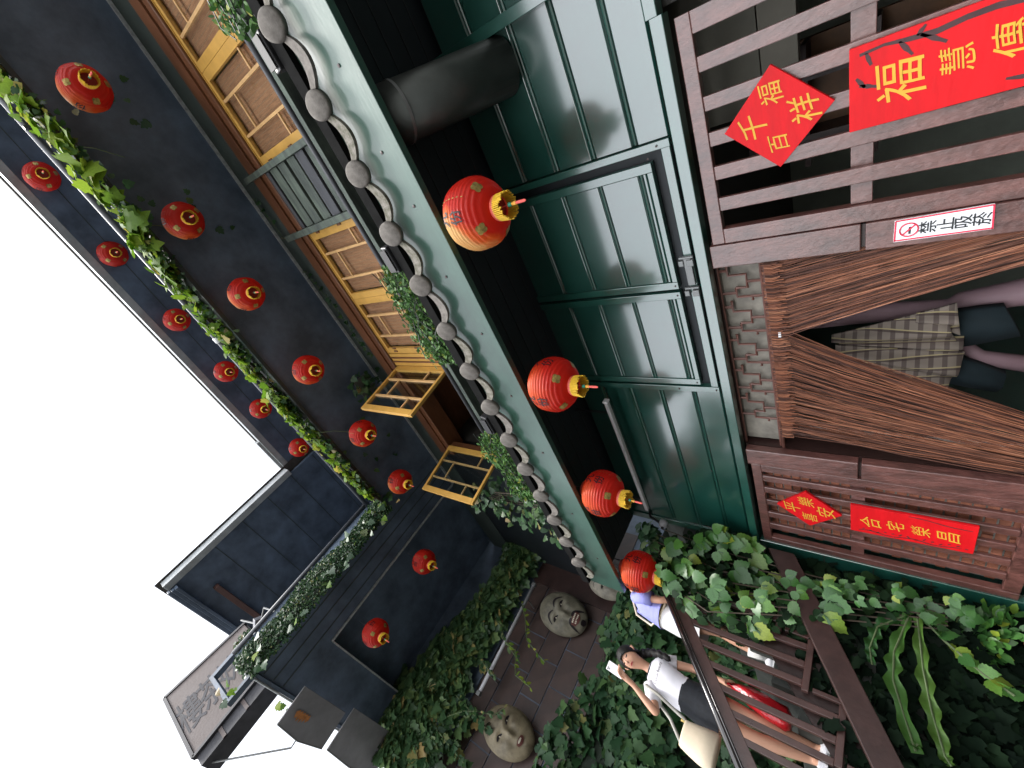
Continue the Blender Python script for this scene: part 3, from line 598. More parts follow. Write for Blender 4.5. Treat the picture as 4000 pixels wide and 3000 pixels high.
# awning sheets beyond the wing's open end
m_awn = M('dull_grey_awning_sheet', (0.26, 0.26, 0.275), 0.6, 0.3, noise=(3, 0.15), bump=(6, 0.004), transl=0.25)
def awning(x0, x1, y0, y1, dz, label):
    t = thing('awning_sheet', ((x0 + x1) / 2, (y0 + y1) / 2, 5.8), label, 'awning', 'awning sheets beyond the open end of the wing')
    n = 8; b = B(); vs = []
    for k in range(n + 1):
        f = k / n; x = x0 + (x1 - x0) * f
        for y, z in ((y1, 5.82 + dz), (y0 - 0.05 * math.sin(math.pi * f), 5.80 + dz)):
            vs += [(x, y, z), (x, y, z - 0.018)]
    fs = []
    for k in range(n):
        a = 4 * k; c = a + 4
        fs += [(a, c, c + 2, a + 2), (a + 1, a + 3, c + 3, c + 1), (a, a + 1, c + 1, c), (a + 2, c + 2, c + 3, a + 3)]
    fs += [(0, 2, 3, 1), (4 * n, 4 * n + 1, 4 * n + 3, 4 * n + 2)]
    b.add(vs, fs); b.build('sheet', m_awn, t)
    B().tube([(x0, y0 - 0.005, 5.79 + dz), ((x0 + x1) / 2, y0 - 0.055, 5.79 + dz), (x1, y0 - 0.005, 5.79 + dz)], 0.012, 6).build('edge_tube', m_steel, t)
    return t
awning(-5.98, -5.05, -1.18, -0.72, 0, 'dull grey awning sheet with a dead leaf, beside the open sky')
awning(-7.25, -6.08, -1.16, -0.62, 0, 'longer grey awning sheet next to the eave ivy')
m_deadleaf = M('dead_leaf', (0.5, 0.2, 0.06), 0.7, noise=(20, 0.3))
dl = B();
for k in range(5):
    a = k * 1.3; dl.add([(-5.45 + 0.05 * k, -1.0 + 0.02 * math.sin(a), 5.778), (-5.4 + 0.05 * k, -1.06 + 0.02 * math.cos(a), 5.770), (-5.37 + 0.05 * k, -0.98, 5.772), (-5.43 + 0.05 * k, -0.94, 5.776)], [(0, 1, 2, 3)])
tag(dl.build('dead_leaf', m_deadleaf), 'curled orange dead leaf stuck under the shorter grey awning sheet', 'leaf')

# ------------------------------------------------------------------ carved masks on the wing wall
def mask(loc, yaw, tilt, w_, h_, col, label, moustache):
    t = thing('carved_mask', loc, label, 'mask', 'carved masks on the wing wall')
    mm = M('mask_' + ('grey' if moustache else 'cream') + label[:4], tuple(0.36 * c for c in col), 0.55, 0.4, noise=(6, 0.42), bump=(26, 0.005 if moustache else 0.002))
    nu, nv = 36, 44; vs, fs = [], []
    def P(u, v):  # u,v in -1..1 -> local (side, up, out)
        rad = max(0.0, 1 - u * u * 0.97 - (v * v) ** 1.15 * 0.97)
        wv = 1.0 - 0.16 * max(0, -v) ** 1.5 - 0.04 * max(0, v)
        z = 0.42 * math.sqrt(rad)
        # brow, eye sockets, nose, cheeks, lips, chin
        z += 0.05 * math.exp(-((v - 0.30) / 0.10) ** 2) * math.exp(-((abs(u) - 0.36) / 0.28) ** 2)
        z -= 0.07 * math.exp(-((v - 0.12) / 0.10) ** 2 - ((abs(u) - 0.36) / 0.2) ** 2)
        z += (0.20 if v < 0.2 else 0.1) * math.exp(-(u / 0.115) ** 2) * math.exp(-((v + 0.13) / 0.2) ** 2)
        z += 0.06 * math.exp(-((abs(u) - 0.45) / 0.2) ** 2 - ((v + 0.2) / 0.2) ** 2)
        z += 0.06 * math.exp(-(u / 0.28) ** 2 - ((v + 0.5) / 0.1) ** 2)
        z += 0.05 * math.exp(-(u / 0.25) ** 2 - ((v + 0.8) / 0.12) ** 2)
        return u * wv * w_ / 2, v * h_ / 2, z * w_ * 0.62
    for j in range(nv + 1):
        v = -1 + 2 * j / nv; c = math.sqrt(max(0.0, 1 - abs(v) ** 2.5))
        for i in range(nu + 1):
            u = (-1 + 2 * i / nu) * max(c, 0.02); vs.append(P(u, v))
    for j in range(nv):
        for i in range(nu): a = j * (nu + 1) + i; fs.append((a, a + 1, a + nu + 2, a + nu + 1))
    cy_, sy_ = math.cos(yaw), math.sin(yaw)
    def W(p, off=0.0):   # local (side, up, out) to world; mask looks along +X turned by yaw, leaning forward by tilt
        s_, u_, o_ = p; o_ = o_ + off
        u2 = u_ * math.cos(tilt) - o_ * math.sin(tilt); o2 = u_ * math.sin(tilt) + o_ * math.cos(tilt)
        return (loc[0] + o2 * cy_ - s_ * sy_, loc[1] + o2 * sy_ + s_ * cy_, loc[2] + u2)
    b = B(); b.add([W(p) for p in vs], fs); b.build('mask_face', mm, t, smooth=True)
    def strip(pts, wd, mat, nm, off=0.006):
        b = B(); n = len(pts); vv = []
        for k, (u, v) in enumerate(pts):
            a = pts[max(0, k - 1)]; c = pts[min(n - 1, k + 1)]; d = Vector((c[0] - a[0], c[1] - a[1])).normalized(); w2 = wd * (0.35 + 0.65 * math.sin(math.pi * (k + 0.6) / (n + 0.2)))
            for sgn_ in (-1, 1): vv.append(W(P(u - d.y * sgn_ * w2, v + d.x * sgn_ * w2), off))
        b.add(vv, [(2 * k, 2 * k + 1, 2 * k + 3, 2 * k + 2) for k in range(n - 1)]); b.build(nm, mat, t)
    ink = m_black_ink; redm = M('mask_mouth_red', (0.09, 0.025, 0.02), 0.6); tooth = M('mask_teeth', (0.6, 0.55, 0.45), 0.5)
    for sg in (-1, 1):
        if moustache:
            strip([(sg * (0.08 + 0.62 * f), 0.36 + 0.16 * math.sin(2.6 * f) - 0.22 * f * f) for f in [k / 9 for k in range(10)]], 0.045, ink, 'eyebrow')
            strip([(sg * (0.05 + 0.52 * f), -0.42 + 0.06 * math.sin(3 * f) - 0.42 * f * f) for f in [k / 9 for k in range(10)]], 0.06, ink, 'moustache')
        else:
            strip([(sg * (0.16 + 0.52 * f), 0.42 + 0.2 * math.sin(2.6 * f)) for f in [k / 9 for k in range(10)]], 0.012, ink, 'eyebrow')
        strip([(sg * (0.2 + 0.36 * f), 0.11 + 0.05 * math.sin(math.pi * f) + 0.05 * f) for f in [k / 7 for k in range(8)]], 0.04, ink, 'eye', 0.008)
        strip([(sg * (0.33 + 0.03 * f), 0.13 + 0.04 * f) for f in (0, .5, 1)], 0.02, tooth, 'eye_white', 0.012)
    if moustache:
        strip([(-0.34 + 0.68 * f, -0.56 - 0.03 * math.sin(math.pi * f)) for f in [k / 9 for k in range(10)]], 0.15, redm, 'mouth', 0.012)
        for row in (-0.51, -0.62):
            for k in range(6): strip([(-0.22 + 0.085 * k, row), (-0.16 + 0.085 * k, row)], 0.03, tooth, 'tooth', 0.018)
        strip([(-0.16 + 0.32 * f, -0.86 - 0.02 * math.sin(math.pi * f)) for f in [k / 5 for k in range(6)]], 0.09, ink, 'beard', 0.012)
    else:
        strip([(-0.24 + 0.48 * f, -0.55 - 0.03 * math.sin(math.pi * f)) for f in [k / 9 for k in range(10)]], 0.09, redm, 'mouth', 0.012)
        strip([(-0.13 + 0.26 * f, -0.55) for f in [k / 5 for k in range(6)]], 0.03, tooth, 'teeth', 0.018)
    return t
mask((XL + 0.2, 2.17, 4.04), R(-12), R(14), 0.66, 0.86, (0.36, 0.33, 0.24), 'grey carved mask with black moustache and open red mouth on the dark wall', True)
mask((XL + 0.22, 0.33, 4.0), R(-4), R(14), 0.62, 0.82, (0.46, 0.38, 0.24), 'cream carved mask with thin brows and parted lips, ivy across its cheek', False)
mask((XL + 0.22, 2.95, 3.52), R(-12), R(14), 0.55, 0.72, (0.55, 0.5, 0.4), 'pale carved mask mostly hidden behind the end of the green beam', False)
# thin tube lamp hung along the wing wall
t2 = thing('tube_lamp', (-7.0, 1.4, 4.66), 'slim grey tube lamp hanging along the dark wing wall above the masks', 'lamp')
B().tube([(-7.0, 2.36, 4.71), (-7.0, 0.5, 4.65)], 0.03, 8).build('lamp_tube', M('grey_tube', (0.34, 0.34, 0.36), 0.4), t2, smooth=True)
for y, z in ((2.1, 4.7), (0.8, 4.66)): B().tube([(-7.0, y, z), (XL, y, z + 0.02)], 0.012, 6).build('lamp_bracket', m_steel, t2)
for y, z in ((2.36, 4.71), (0.5, 4.65)): B().box(-7.035, -6.965, y - 0.03, y + 0.03, z - 0.035, z + 0.035).build('end_cap', m_steel, t2, bevel=0.005)

# ================================================================== lanterns
def lantern_mats():
    m = bpy.data.materials.new('red_lantern_paper'); m.use_nodes = True; t = m.node_tree; N = t.nodes; L = t.links
    p = N['Principled BSDF']; out = N['Material Output']
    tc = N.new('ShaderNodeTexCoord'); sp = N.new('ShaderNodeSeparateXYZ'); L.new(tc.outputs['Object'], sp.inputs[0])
    # sky light painted into the paper colour, yellower towards the street and up
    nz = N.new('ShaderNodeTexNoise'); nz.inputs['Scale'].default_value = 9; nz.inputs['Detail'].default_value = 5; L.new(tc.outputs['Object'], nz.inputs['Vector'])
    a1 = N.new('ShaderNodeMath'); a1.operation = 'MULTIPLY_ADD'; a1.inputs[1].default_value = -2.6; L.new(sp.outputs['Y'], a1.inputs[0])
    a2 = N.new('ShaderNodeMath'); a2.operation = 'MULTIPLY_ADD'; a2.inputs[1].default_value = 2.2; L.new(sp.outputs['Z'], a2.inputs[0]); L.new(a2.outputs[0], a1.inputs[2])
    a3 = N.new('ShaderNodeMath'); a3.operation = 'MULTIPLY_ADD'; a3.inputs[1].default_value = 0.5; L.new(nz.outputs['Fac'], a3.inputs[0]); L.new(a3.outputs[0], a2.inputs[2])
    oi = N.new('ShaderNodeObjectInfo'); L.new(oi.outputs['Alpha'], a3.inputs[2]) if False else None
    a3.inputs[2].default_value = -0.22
    at = N.new('ShaderNodeAttribute'); at.attribute_type = 'OBJECT'; at.attribute_name = 'sky_lit'
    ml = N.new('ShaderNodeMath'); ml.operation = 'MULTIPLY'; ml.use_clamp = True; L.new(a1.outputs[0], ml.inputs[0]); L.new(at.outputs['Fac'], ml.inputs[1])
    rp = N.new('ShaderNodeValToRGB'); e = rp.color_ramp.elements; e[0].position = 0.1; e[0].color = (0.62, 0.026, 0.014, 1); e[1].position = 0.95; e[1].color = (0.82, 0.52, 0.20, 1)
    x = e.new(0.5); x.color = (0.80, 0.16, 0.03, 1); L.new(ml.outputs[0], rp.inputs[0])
    n2 = N.new('ShaderNodeTexNoise'); n2.inputs['Scale'].default_value = 60; L.new(tc.outputs['Object'], n2.inputs['Vector'])
    b = N.new('ShaderNodeBump'); b.inputs['Distance'].default_value = 0.002; L.new(n2.outputs['Fac'], b.inputs['Height']); L.new(b.outputs[0], p.inputs['Normal'])
    L.new(rp.outputs[0], p.inputs['Base Color']); p.inputs['Roughness'].default_value = 0.42; p.inputs['Specular IOR Level'].default_value = 0.4
    tr = N.new('ShaderNodeBsdfTranslucent'); L.new(rp.outputs[0], tr.inputs['Color']); mx = N.new('ShaderNodeMixShader'); mx.inputs[0].default_value = 0.5
    L.new(p.outputs[0], mx.inputs[1]); L.new(tr.outputs[0], mx.inputs[2]); L.new(mx.outputs[0], out.inputs['Surface'])
    return m
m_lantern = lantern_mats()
m_ring = M('lantern_ring', (0.62, 0.10, 0.07), 0.4, noise=(15, 0.15))
m_fringe = M('yellow_fringe', (0.78, 0.50, 0.03), 0.6, noise=(30, 0.2), transl=0.2)
m_goldfoil = M('dull_gold_foil', (0.38, 0.27, 0.08), 0.35, 0.6, noise=(40, 0.5), metal=0.5)
m_tassel = M('pink_tassel', (0.70, 0.10, 0.08), 0.6, noise=(25, 0.2)); m_bead = M('orange_bead', (0.75, 0.35, 0.05), 0.5); m_greenknot = M('green_knot', (0.03, 0.3, 0.2), 0.5)
LR, LH = 0.19, 0.158
def lan_r(z, off=0.0):
    t = max(-1, min(1, z / LH)); return LR * (1 - abs(t) ** 2.35) ** 0.5 * 0.80 + 0.038 + off
def make_lantern():
    t = thing('paper_lantern', (0, 0, 0), 'x', 'lantern')
    nr = 13; prof = []
    for k in range(nr * 4 + 1):
        z = -LH * 0.985 + 2 * LH * 0.985 * k / (nr * 4); rib = abs(math.sin(math.pi * k / 4)) * 0.0085
        prof.append((lan_r(z) + rib - 0.005, z))
    rl = random.Random(3); ph = [rl.uniform(0, 6.28) for _ in range(6)]
    b = B().lathe(prof, 72, rmod=lambda a, z: 1 + 0.008 * math.sin(5 * a + ph[0]) * math.sin(30 * z + ph[1]) + 0.006 * math.sin(9 * a + ph[2] + 14 * z))
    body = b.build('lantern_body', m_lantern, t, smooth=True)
    # seam dots
    for aa in (R(200), R(20)):
        sb_ = B()
        for k in range(7):
            z = 0.10 - 0.028 * k; r = lan_r(z, 0.004); sb_.add([(r * math.cos(aa + d), r * math.sin(aa + d), z + e) for d, e in ((-.012, -.007), (.012, -.007), (.012, .007), (-.012, .007))], [(0, 1, 2, 3)])
        sb_.build('gilt_dots', m_goldfoil, body, kind='stuff')
    B().lathe([(0.064, LH * 0.93), (0.066, LH + 0.002), (0.066, LH + 0.03), (0.058, LH + 0.034), (0.02, LH + 0.03)], 28).build('top_ring', m_ring, t, smooth=True)
    B().lathe([(0.060, -LH * 0.92), (0.068, -LH), (0.069, -LH - 0.018), (0.064, -LH - 0.024)], 28).build('bottom_ring', m_ring, t, smooth=True)
    B().lathe([(0.0605, -LH - 0.006), (0.001, -LH - 0.004)], 28).build('bottom_cap', M('red_lantern_cap', (0.32, 0.02, 0.015), 0.6), t, smooth=True)
    fr = B(); n = 44
    for k in range(n):
        a = 2 * math.pi * k / n; l = 0.058 + rl.uniform(-0.008, 0.01); ro = 0.066 + rl.uniform(-0.002, 0.006)
        fr.tube([(0.0655 * math.cos(a), 0.0655 * math.sin(a), -LH - 0.016), (ro * math.cos(a + .02), ro * math.sin(a + .02), -LH - 0.016 - l)], 0.0047, 5)
    fr.build('fringe', m_fringe, t, kind='stuff')
    B().tube([(0, 0, -LH), (0.002, 0, -LH - 0.075)], 0.003, 6).build('tassel_cord', m_tassel, t)
    tz = -LH - 0.07
    B().lathe([(0.002, tz), (0.012, tz - 0.006), (0.011, tz - 0.02), (0.003, tz - 0.026)], 10).build('tassel_knot', m_greenknot, t, smooth=True)
    B().lathe([(0.003, tz - 0.026), (0.0085, tz - 0.03), (0.0095, tz - 0.046), (0.012, tz - 0.052), (0.006, tz - 0.058)], 10).build('tassel_bead', m_bead, t, smooth=True)
    B().lathe([(0.0065, tz - 0.057), (0.008, tz - 0.075), (0.0078, tz - 0.112), (0.003, tz - 0.122)], 10).build('tassel', m_tassel, t, smooth=True)
    # gold foil flowers around the bottom
    for q_ in range(4):
        a0 = R(45) + q_ * math.pi / 2; fb = B(); pts = []
        for k in range(25):
            a = 2 * math.pi * k / 24; rr = 0.024 * (1 + 0.38 * abs(math.sin(2 * a)))
            pts.append((rr * math.cos(a), rr * 0.9 * math.sin(a)))
        def onl(x, y, off=0.0065): z = -0.118 + y * 0.75; r = lan_r(z, off); aa = a0 + x / max(r, 0.06); return (r * math.cos(aa), r * math.sin(aa), z)
        fb.add([onl(0, 0)] + [onl(x, y) for x, y in pts[:24]], [(0, k + 1, (k + 1) % 24 + 1) for k in range(24)]); fb.build('gold_flower', m_goldfoil, t)
    for q_ in range(4):
        a0 = R(-10) + q_ * math.pi / 2
        for ch, zc in (('九', 0.072), ('份', -0.022)):
            def onr(x, y): z = zc + y; r = lan_r(z, 0.0065); aa = a0 + x / r; return (r * math.cos(aa), r * math.sin(aa), z)
            text_part(ch, 0.082, onr, m_black_ink, t, 'character', 0.0012)
    B().tube([(0, 0, LH + 0.03), (0.0, 0, LH + 0.30)], 0.0022, 5).build('hanging_wire', m_steel, t)
    return t
proto = make_lantern()
nth = ['nearest', 'second nearest', 'third nearest', 'fourth nearest', 'fifth nearest', 'farthest']
rows = [
 ('lanterns under the lower green eave', 'large red paper lantern with yellow fringe, %s under the green eave beam', [(-0.45, 1.885, 1.77), (-1.685, 1.885, 1.77), (-2.90, 1.90, 1.785), (-4.10, 1.90, 1.775)], ['nearest', 'second nearest', 'third nearest', 'farthest']),
 ('lanterns in the middle eave row', 'red paper lantern seen from below, %s in the middle eave row by the vine', [(1.56, 2.0, 5.72), (0.325, 2.0, 5.92), (-0.605, 2.0, 5.82), (-1.755, 2.0, 5.80), (-2.95, 2.02, 5.75), (-4.06, 2.03, 5.83)], nth),
 ('lanterns in the top eave row', 'small red paper lantern seen from below, %s in the highest row beside the sky', [(1.70, 1.97, 9.28), (0.515, 2.0, 9.50), (-0.75, 2.0, 9.36), (-1.89, 2.0, 9.30), (-2.83, 2.01, 9.33), (-3.93, 2.02, 9.24)], nth),
 ('lanterns under the wing', '%s', [(-5.30, 1.44, 5.61), (-5.32, 0.26, 5.58)], ['red paper lantern under the dark wing, nearer the main building', 'red paper lantern under the dark wing, nearer the open end'])]
first = True
for grp, lab, locs, names in rows:
    for loc, nm in zip(locs, names):
        o = proto if first else copy_tree(proto); first = False
        o.location = loc; o.rotation_euler = (R(rnd.uniform(-2.5, 2.5)), R(rnd.uniform(-2.5, 2.5)), R(-45 + rnd.uniform(-25, 25)))
        if grp.startswith('lanterns under the lower'): o.rotation_euler = (R(rnd.uniform(-1.5, 1.5)), R(rnd.uniform(-1.5, 1.5)), R({'nearest': -62, 'second nearest': 12, 'third nearest': 8, 'farthest': 14}[nm]))
        o['label'] = lab % nm; o['group'] = grp
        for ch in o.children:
            if ch.name.startswith('lantern_body'): ch['sky_lit'] = (2.6 if nm == 'nearest' else 0.5) if 'lower' in grp else (1.3 if 'middle' in grp else 0.35)

# ================================================================== boards, plates and the curtain
def board(name, label, corners_xz, y0, y1, mat, cat, grp=None):
    c = corners_xz; t = thing(name, (sum(p[0] for p in c) / len(c), y1, min(p[1] for p in c)), label, cat, grp)
    B().prism([(x, y0, z) for x, z in c], (0, y1 - y0, 0)).build('panel', mat, t, bevel=0.002); return t
def glyphs(t, items, y, mat, tilt=0.0, bold=0.0008):
    for ch, x, z, s_ in items:
        c, s2 = math.cos(tilt), math.sin(tilt)
        wb = 0.012 * s_ if bold > 0.00079 and bold < 0.00081 and s_ > 0.08 else 0.0; ph = rnd.uniform(0, 6)
        def place(px, py, x=x, z=z, wb=wb, ph=ph, s_=s_):
            qx = px + wb * math.sin(9 * py / s_ + ph) + (0.10 * py if wb else 0); qy = py + wb * math.sin(8 * px / s_ + 2 * ph) + (0.12 * px if wb else 0)
            return (x + qx * c - qy * s2, y, z + qx * s2 + qy * c)
        text_part(ch, s_, place, mat, t, 'character', 0.0 if wb else bold)
d1 = board('red_diamond_board', 'red diamond board with four yellow characters on the lattice nearest the camera', [(-0.576, 0.662), (-0.355, 0.446), (-0.575, 0.222), (-0.797, 0.438)], 2.555, 2.575, m_red, 'board', 'red new year boards')
glyphs(d1, [('千', -0.585, 0.535, 0.125), ('福', -0.468, 0.455, 0.1), ('百', -0.682, 0.438, 0.09), ('祥', -0.57, 0.33, 0.125)], 2.5535, m_gold, R(3))
d2 = board('red_couplet_board', 'long red couplet board with painted bamboo on the lattice nearest the camera', [(-0.722, 0.173), (-0.408, 0.173), (-0.400, -0.66), (-0.716, -0.66)], 2.555, 2.575, m_red, 'board', 'red new year boards')
glyphs(d2, [('福', -0.578, 0.015, 0.165), ('慧', -0.56, -0.145, 0.105), ('傳', -0.552, -0.29, 0.125), ('家', -0.555, -0.47, 0.15)], 2.5535, m_gold)
d3 = board('red_diamond_board', 'red diamond board with yellow characters on the far brown lattice', [(-3.486, 0.655), (-3.266, 0.446), (-3.481, 0.222), (-3.694, 0.434)], 2.555, 2.575, m_red, 'board', 'red new year boards')
glyphs(d3, [('平', -3.48, 0.545, 0.13), ('樂', -3.385, 0.45, 0.115), ('喜', -3.575, 0.432, 0.11), ('安', -3.478, 0.325, 0.13)], 2.5535, m_gold)
d4 = board('red_couplet_board', 'long red couplet board with painted plum branches on the far brown lattice', [(-3.636, 0.170), (-3.326, 0.171), (-3.330, -0.489), (-3.630, -0.489)], 2.555, 2.575, m_red, 'board', 'red new year boards')
glyphs(d4, [('合', -3.492, 0.055, 0.13), ('宅', -3.486, -0.085, 0.11), ('榮', -3.486, -0.22, 0.11), ('昌', -3.488, -0.36, 0.13)], 2.5535, m_gold)
def brush(t, pts, wd, mat, y=2.554):   # painted stroke, flat print lying on the board
    b = B(); n = len(pts); vv = []
    for k, (x, z) in enumerate(pts):
        a, c = pts[max(0, k - 1)], pts[min(n - 1, k + 1)]; d = Vector((c[0] - a[0], c[1] - a[1])).normalized(); w2 = wd * (0.45 + 0.55 * math.sin(math.pi * (k + 0.5) / n)) * rnd.uniform(0.75, 1.25)
        vv += [(x - d.y * w2, y, z + d.x * w2), (x + d.y * w2, y, z - d.x * w2)]
    b.add(vv, [(2 * k, 2 * k + 1, 2 * k + 3, 2 * k + 2) for k in range(n - 1)]); b.build('painted_branch', mat, t)
brush(d2, [(-0.44 + 0.008 * math.sin(k * 1.7), 0.14 - 0.075 * k) for k in range(11)], 0.009, m_ink)
for x, z, a, l in ((-0.44, 0.02, 215, .07), (-0.44, -0.04, 235, .09), (-0.44, -0.03, 320, .035), (-0.44, -0.33, 225, .1), (-0.45, -0.42, 240, .09), (-0.44, 0.12, 200, .05), (-0.55, 0.14, 250, .06), (-0.52, 0.15, 215, .05), (-0.69, -0.36, 80, .08), (-0.66, -0.4, 110, .07)):
    brush(d2, [(x + l * f * math.cos(R(a)), z + l * f * math.sin(R(a))) for f in (0, .25, .5, .75, 1)], 0.007, m_ink)
brush(d4, [(-3.606 + 0.012 * math.sin(k * 1.3), 0.12 - 0.05 * k) for k in range(12)], 0.005, m_ink)
brush(d4, [(-3.345 - 0.006 * k + 0.006 * math.sin(k), -0.15 - 0.045 * k) for k in range(8)], 0.005, m_ink)
for k in range(14): brush(d4, [(-3.6 + rnd.uniform(-.01, .03), 0.1 - 0.042 * k), (-3.585 + rnd.uniform(-.01, .02), 0.085 - 0.042 * k)], 0.006, m_ink)
ns = board('no_smoking_sign', 'white no smoking plate with red border on the brown door post', [(-1.165, 0.006), (-1.155, -0.31), (-1.268, -0.318), (-1.272, 0.008)], 2.562, 2.5725, m_white, 'sign')
m_signred = M('sign_red', (0.6, 0.02, 0.06), 0.45); m_signink = M('sign_black', (0.01, 0.012, 0.014), 0.5)
bb = B()
for a, b_ in (((-1.168, 0.002), (-1.158, -0.308)), ((-1.264, 0.004), (-1.262, -0.314)), ((-1.168, 0.002), (-1.268, 0.004)), ((-1.157, -0.308), (-1.266, -0.314))): bb.bar((a[0], 2.5612, a[1]), (b_[0], 2.5612, b_[1]), 0.0016, 0.006, (0, 0, 1) if abs(a[1] - b_[1]) < .1 else (1, 0, 0))
bb.build('red_border', m_signred, ns)
rg = B(); rg.tube([(-1.217 + 0.032 * math.cos(k * math.pi / 12), 2.561, -0.045 + 0.032 * math.sin(k * math.pi / 12)) for k in range(25)], 0.0032, 6); rg.bar((-1.238, 2.5608, -0.024), (-1.196, 2.5608, -0.066), 0.002, 0.006, (1, 0, 0)); rg.build('prohibition_ring', m_signred, ns)
B().box(-1.238, -1.203, 2.5606, 2.5612, -0.052, -0.044).build('cigarette_symbol', m_signink, ns)
glyphs(ns, [('禁', -1.216, -0.108, 0.062), ('止', -1.215, -0.165, 0.062), ('吸', -1.213, -0.222, 0.062), ('菸', -1.212, -0.278, 0.062)], 2.5608, m_signink, 0, 0.0007)

STRING = leaf_mat('rust_string', [(0.0, (0.05, 0.02, 0.014)), (0.45, (0.17, 0.06, 0.032)), (0.85, (0.27, 0.10, 0.05)), (1.0, (0.36, 0.16, 0.09))], 0.0, 0.6, 0.3); STRING2 = leaf_mat('dark_rust_string', [(0.0, (0.03, 0.013, 0.01)), (0.7, (0.085, 0.034, 0.022)), (1.0, (0.16, 0.06, 0.035))], 0.0, 0.7, 0.3)
cur = thing('string_curtain', (-2.0, 2.63, -1.2), 'rust brown string curtain parted in the doorway', 'curtain')
m_string = STRING; m_string2 = STRING2
B().tube([(-2.87, 2.635, 0.575), (-1.31, 2.635, 0.575)], 0.012, 8).build('curtain_rod', m_fret, cur, smooth=True)
def strings(n, xa, xb, fx, mat, nm, rr, zend, seed):
    r0 = random.Random(seed); b = B()
    for k in range(n):
        f = r0.random(); x = xa + (xb - xa) * f; y = 2.628 + r0.uniform(-0.02, 0.02); pts = []
        xe = fx(f) + r0.uniform(-0.015, 0.015); ph = r0.uniform(0, 6); 
        for z in (0.585, 0.52, 0.47, 0.2, -0.1, -0.45, -0.85, zend):
            tt = (0.47 - z) / (0.47 - zend); g_ = 0 if tt < 0 else tt ** 0.92
            pts.append((x + (xe - x) * g_ + 0.009 * math.sin(ph + 7 * tt), y + 0.012 * math.sin(ph + 5 * tt), z))
        b.tube(pts, rr * r0.uniform(0.7, 1.3), 3, cap=False)
    b.build(nm, mat, cur, kind='stuff')
# right-hand bundle: gathered to the post at the right; left-hand bundle gathered to the left
RB = lambda f: -1.10 - 0.22 * f; LBn = lambda f: -2.62 - 0.27 * f
strings(190, -1.315, -1.815, RB, m_string, 'curtain_strings', 0.0019, -0.95, 1)
strings(90, -1.315, -1.815, RB, m_string2, 'curtain_strings', 0.0019, -0.95, 2)
strings(215, -1.825, -2.70, LBn, m_string, 'curtain_strings', 0.0019, -1.0, 3)
strings(130, -1.825, -2.72, LBn, m_string2, 'curtain_strings', 0.0019, -1.0, 4)
B().box(-2.74, -1.32, 2.612, 2.62, 0.5, 0.565).build('curtain_heading', m_string2, cur)
hd = B()
for k in range(150): x = -1.325 - 1.41 * k / 150; hd.tube([(x, 2.609, 0.57), (x - 0.004, 2.606, 0.535), (x + 0.003, 2.61, 0.49 + 0.02 * math.sin(k * 1.9))], 0.004, 4)
hd.build('heading_knots', m_string, cur, kind='stuff')
B().box(-1.835, -1.80, 2.60, 2.606, 0.515, 0.53).build('clip', m_white, cur)

# things seen inside the doorway
m_pinkwood = M('pink_grey_peeled_log', (0.34, 0.22, 0.25), 0.6, 0.4, noise=(5, 0.2), bump=(12, 0.004), grain=(1, 1, 0.25))
lg = thing('peeled_log_post', (-2.15, 3.45, GROUND), 'pinkish grey peeled log post inside the doorway behind the plaid shirt', 'post')
B().tube([(-2.10, 3.45, GROUND), (-2.13, 3.45, -0.65), (-2.2, 3.45, -0.34), (-2.23, 3.45, -0.28), (-2.24, 3.45, 0.1), (-2.27, 3.45, 0.45), (-2.3, 3.45, 1.0)], [0.095, 0.085, 0.075, 0.06, 0.07, 0.075, 0.07], 14).build('log', m_pinkwood, lg, smooth=True)
B().tube([(-2.5, 3.42, -0.37), (-2.6, 3.4, -0.46), (-2.64, 3.38, -0.68)], [0.035, 0.05, 0.055], 12).build('branch_stub', m_pinkwood, lg, smooth=True)
def plaid():
    m = bpy.data.materials.new('brown_plaid_cotton'); m.use_nodes = True; t = m.node_tree; N = t.nodes; L = t.links; p = N['Principled BSDF']; p.inputs['Roughness'].default_value = 0.85
    tc = N.new('ShaderNodeTexCoord'); sp = N.new('ShaderNodeSeparateXYZ'); L.new(tc.outputs['Object'], sp.inputs[0])
    def band(sock, freq, lo):
        a = N.new('ShaderNodeMath'); a.operation = 'MULTIPLY'; a.inputs[1].default_value = freq; L.new(sock, a.inputs[0]); f = N.new('ShaderNodeMath'); f.operation = 'FRACT'; L.new(a.outputs[0], f.inputs[0])
        g_ = N.new('ShaderNodeMath'); g_.operation = 'GREATER_THAN'; g_.inputs[1].default_value = lo; L.new(f.outputs[0], g_.inputs[0]); return g_.outputs[0]
    prev = None
    def mix(fac, c, prev, amt):
        mx = N.new('ShaderNodeMix'); mx.data_type = 'RGBA'; ml = N.new('ShaderNodeMath'); ml.operation = 'MULTIPLY'; ml.inputs[1].default_value = amt; L.new(fac, ml.inputs[0]); L.new(ml.outputs[0], mx.inputs[0])
        if isinstance(prev, tuple): mx.inputs['A'].default_value = (*prev, 1)
        else: L.new(prev, mx.inputs['A'])
        mx.inputs['B'].default_value = (*c, 1); return mx.outputs['Result']
    prev = mix(band(sp.outputs['X'], 17, 0.72), (0.07, 0.045, 0.045), (0.30, 0.25, 0.21), 0.75)
    prev = mix(band(sp.outputs['Z'], 15, 0.62), (0.07, 0.045, 0.045), prev, 0.65)
    prev = mix(band(sp.outputs['X'], 17.0, 0.9), (0.62, 0.52, 0.28), prev, 0.8)
    L.new(prev, p.inputs['Base Color']); return m
sh = thing('plaid_shirt', (-2.38, 3.22, -0.4), 'open brown and cream plaid shirt hung inside the doorway', 'shirt')
m_plaid = plaid(); m_navy = M('navy_cloth', (0.012, 0.025, 0.032), 0.85, noise=(8, 0.2))
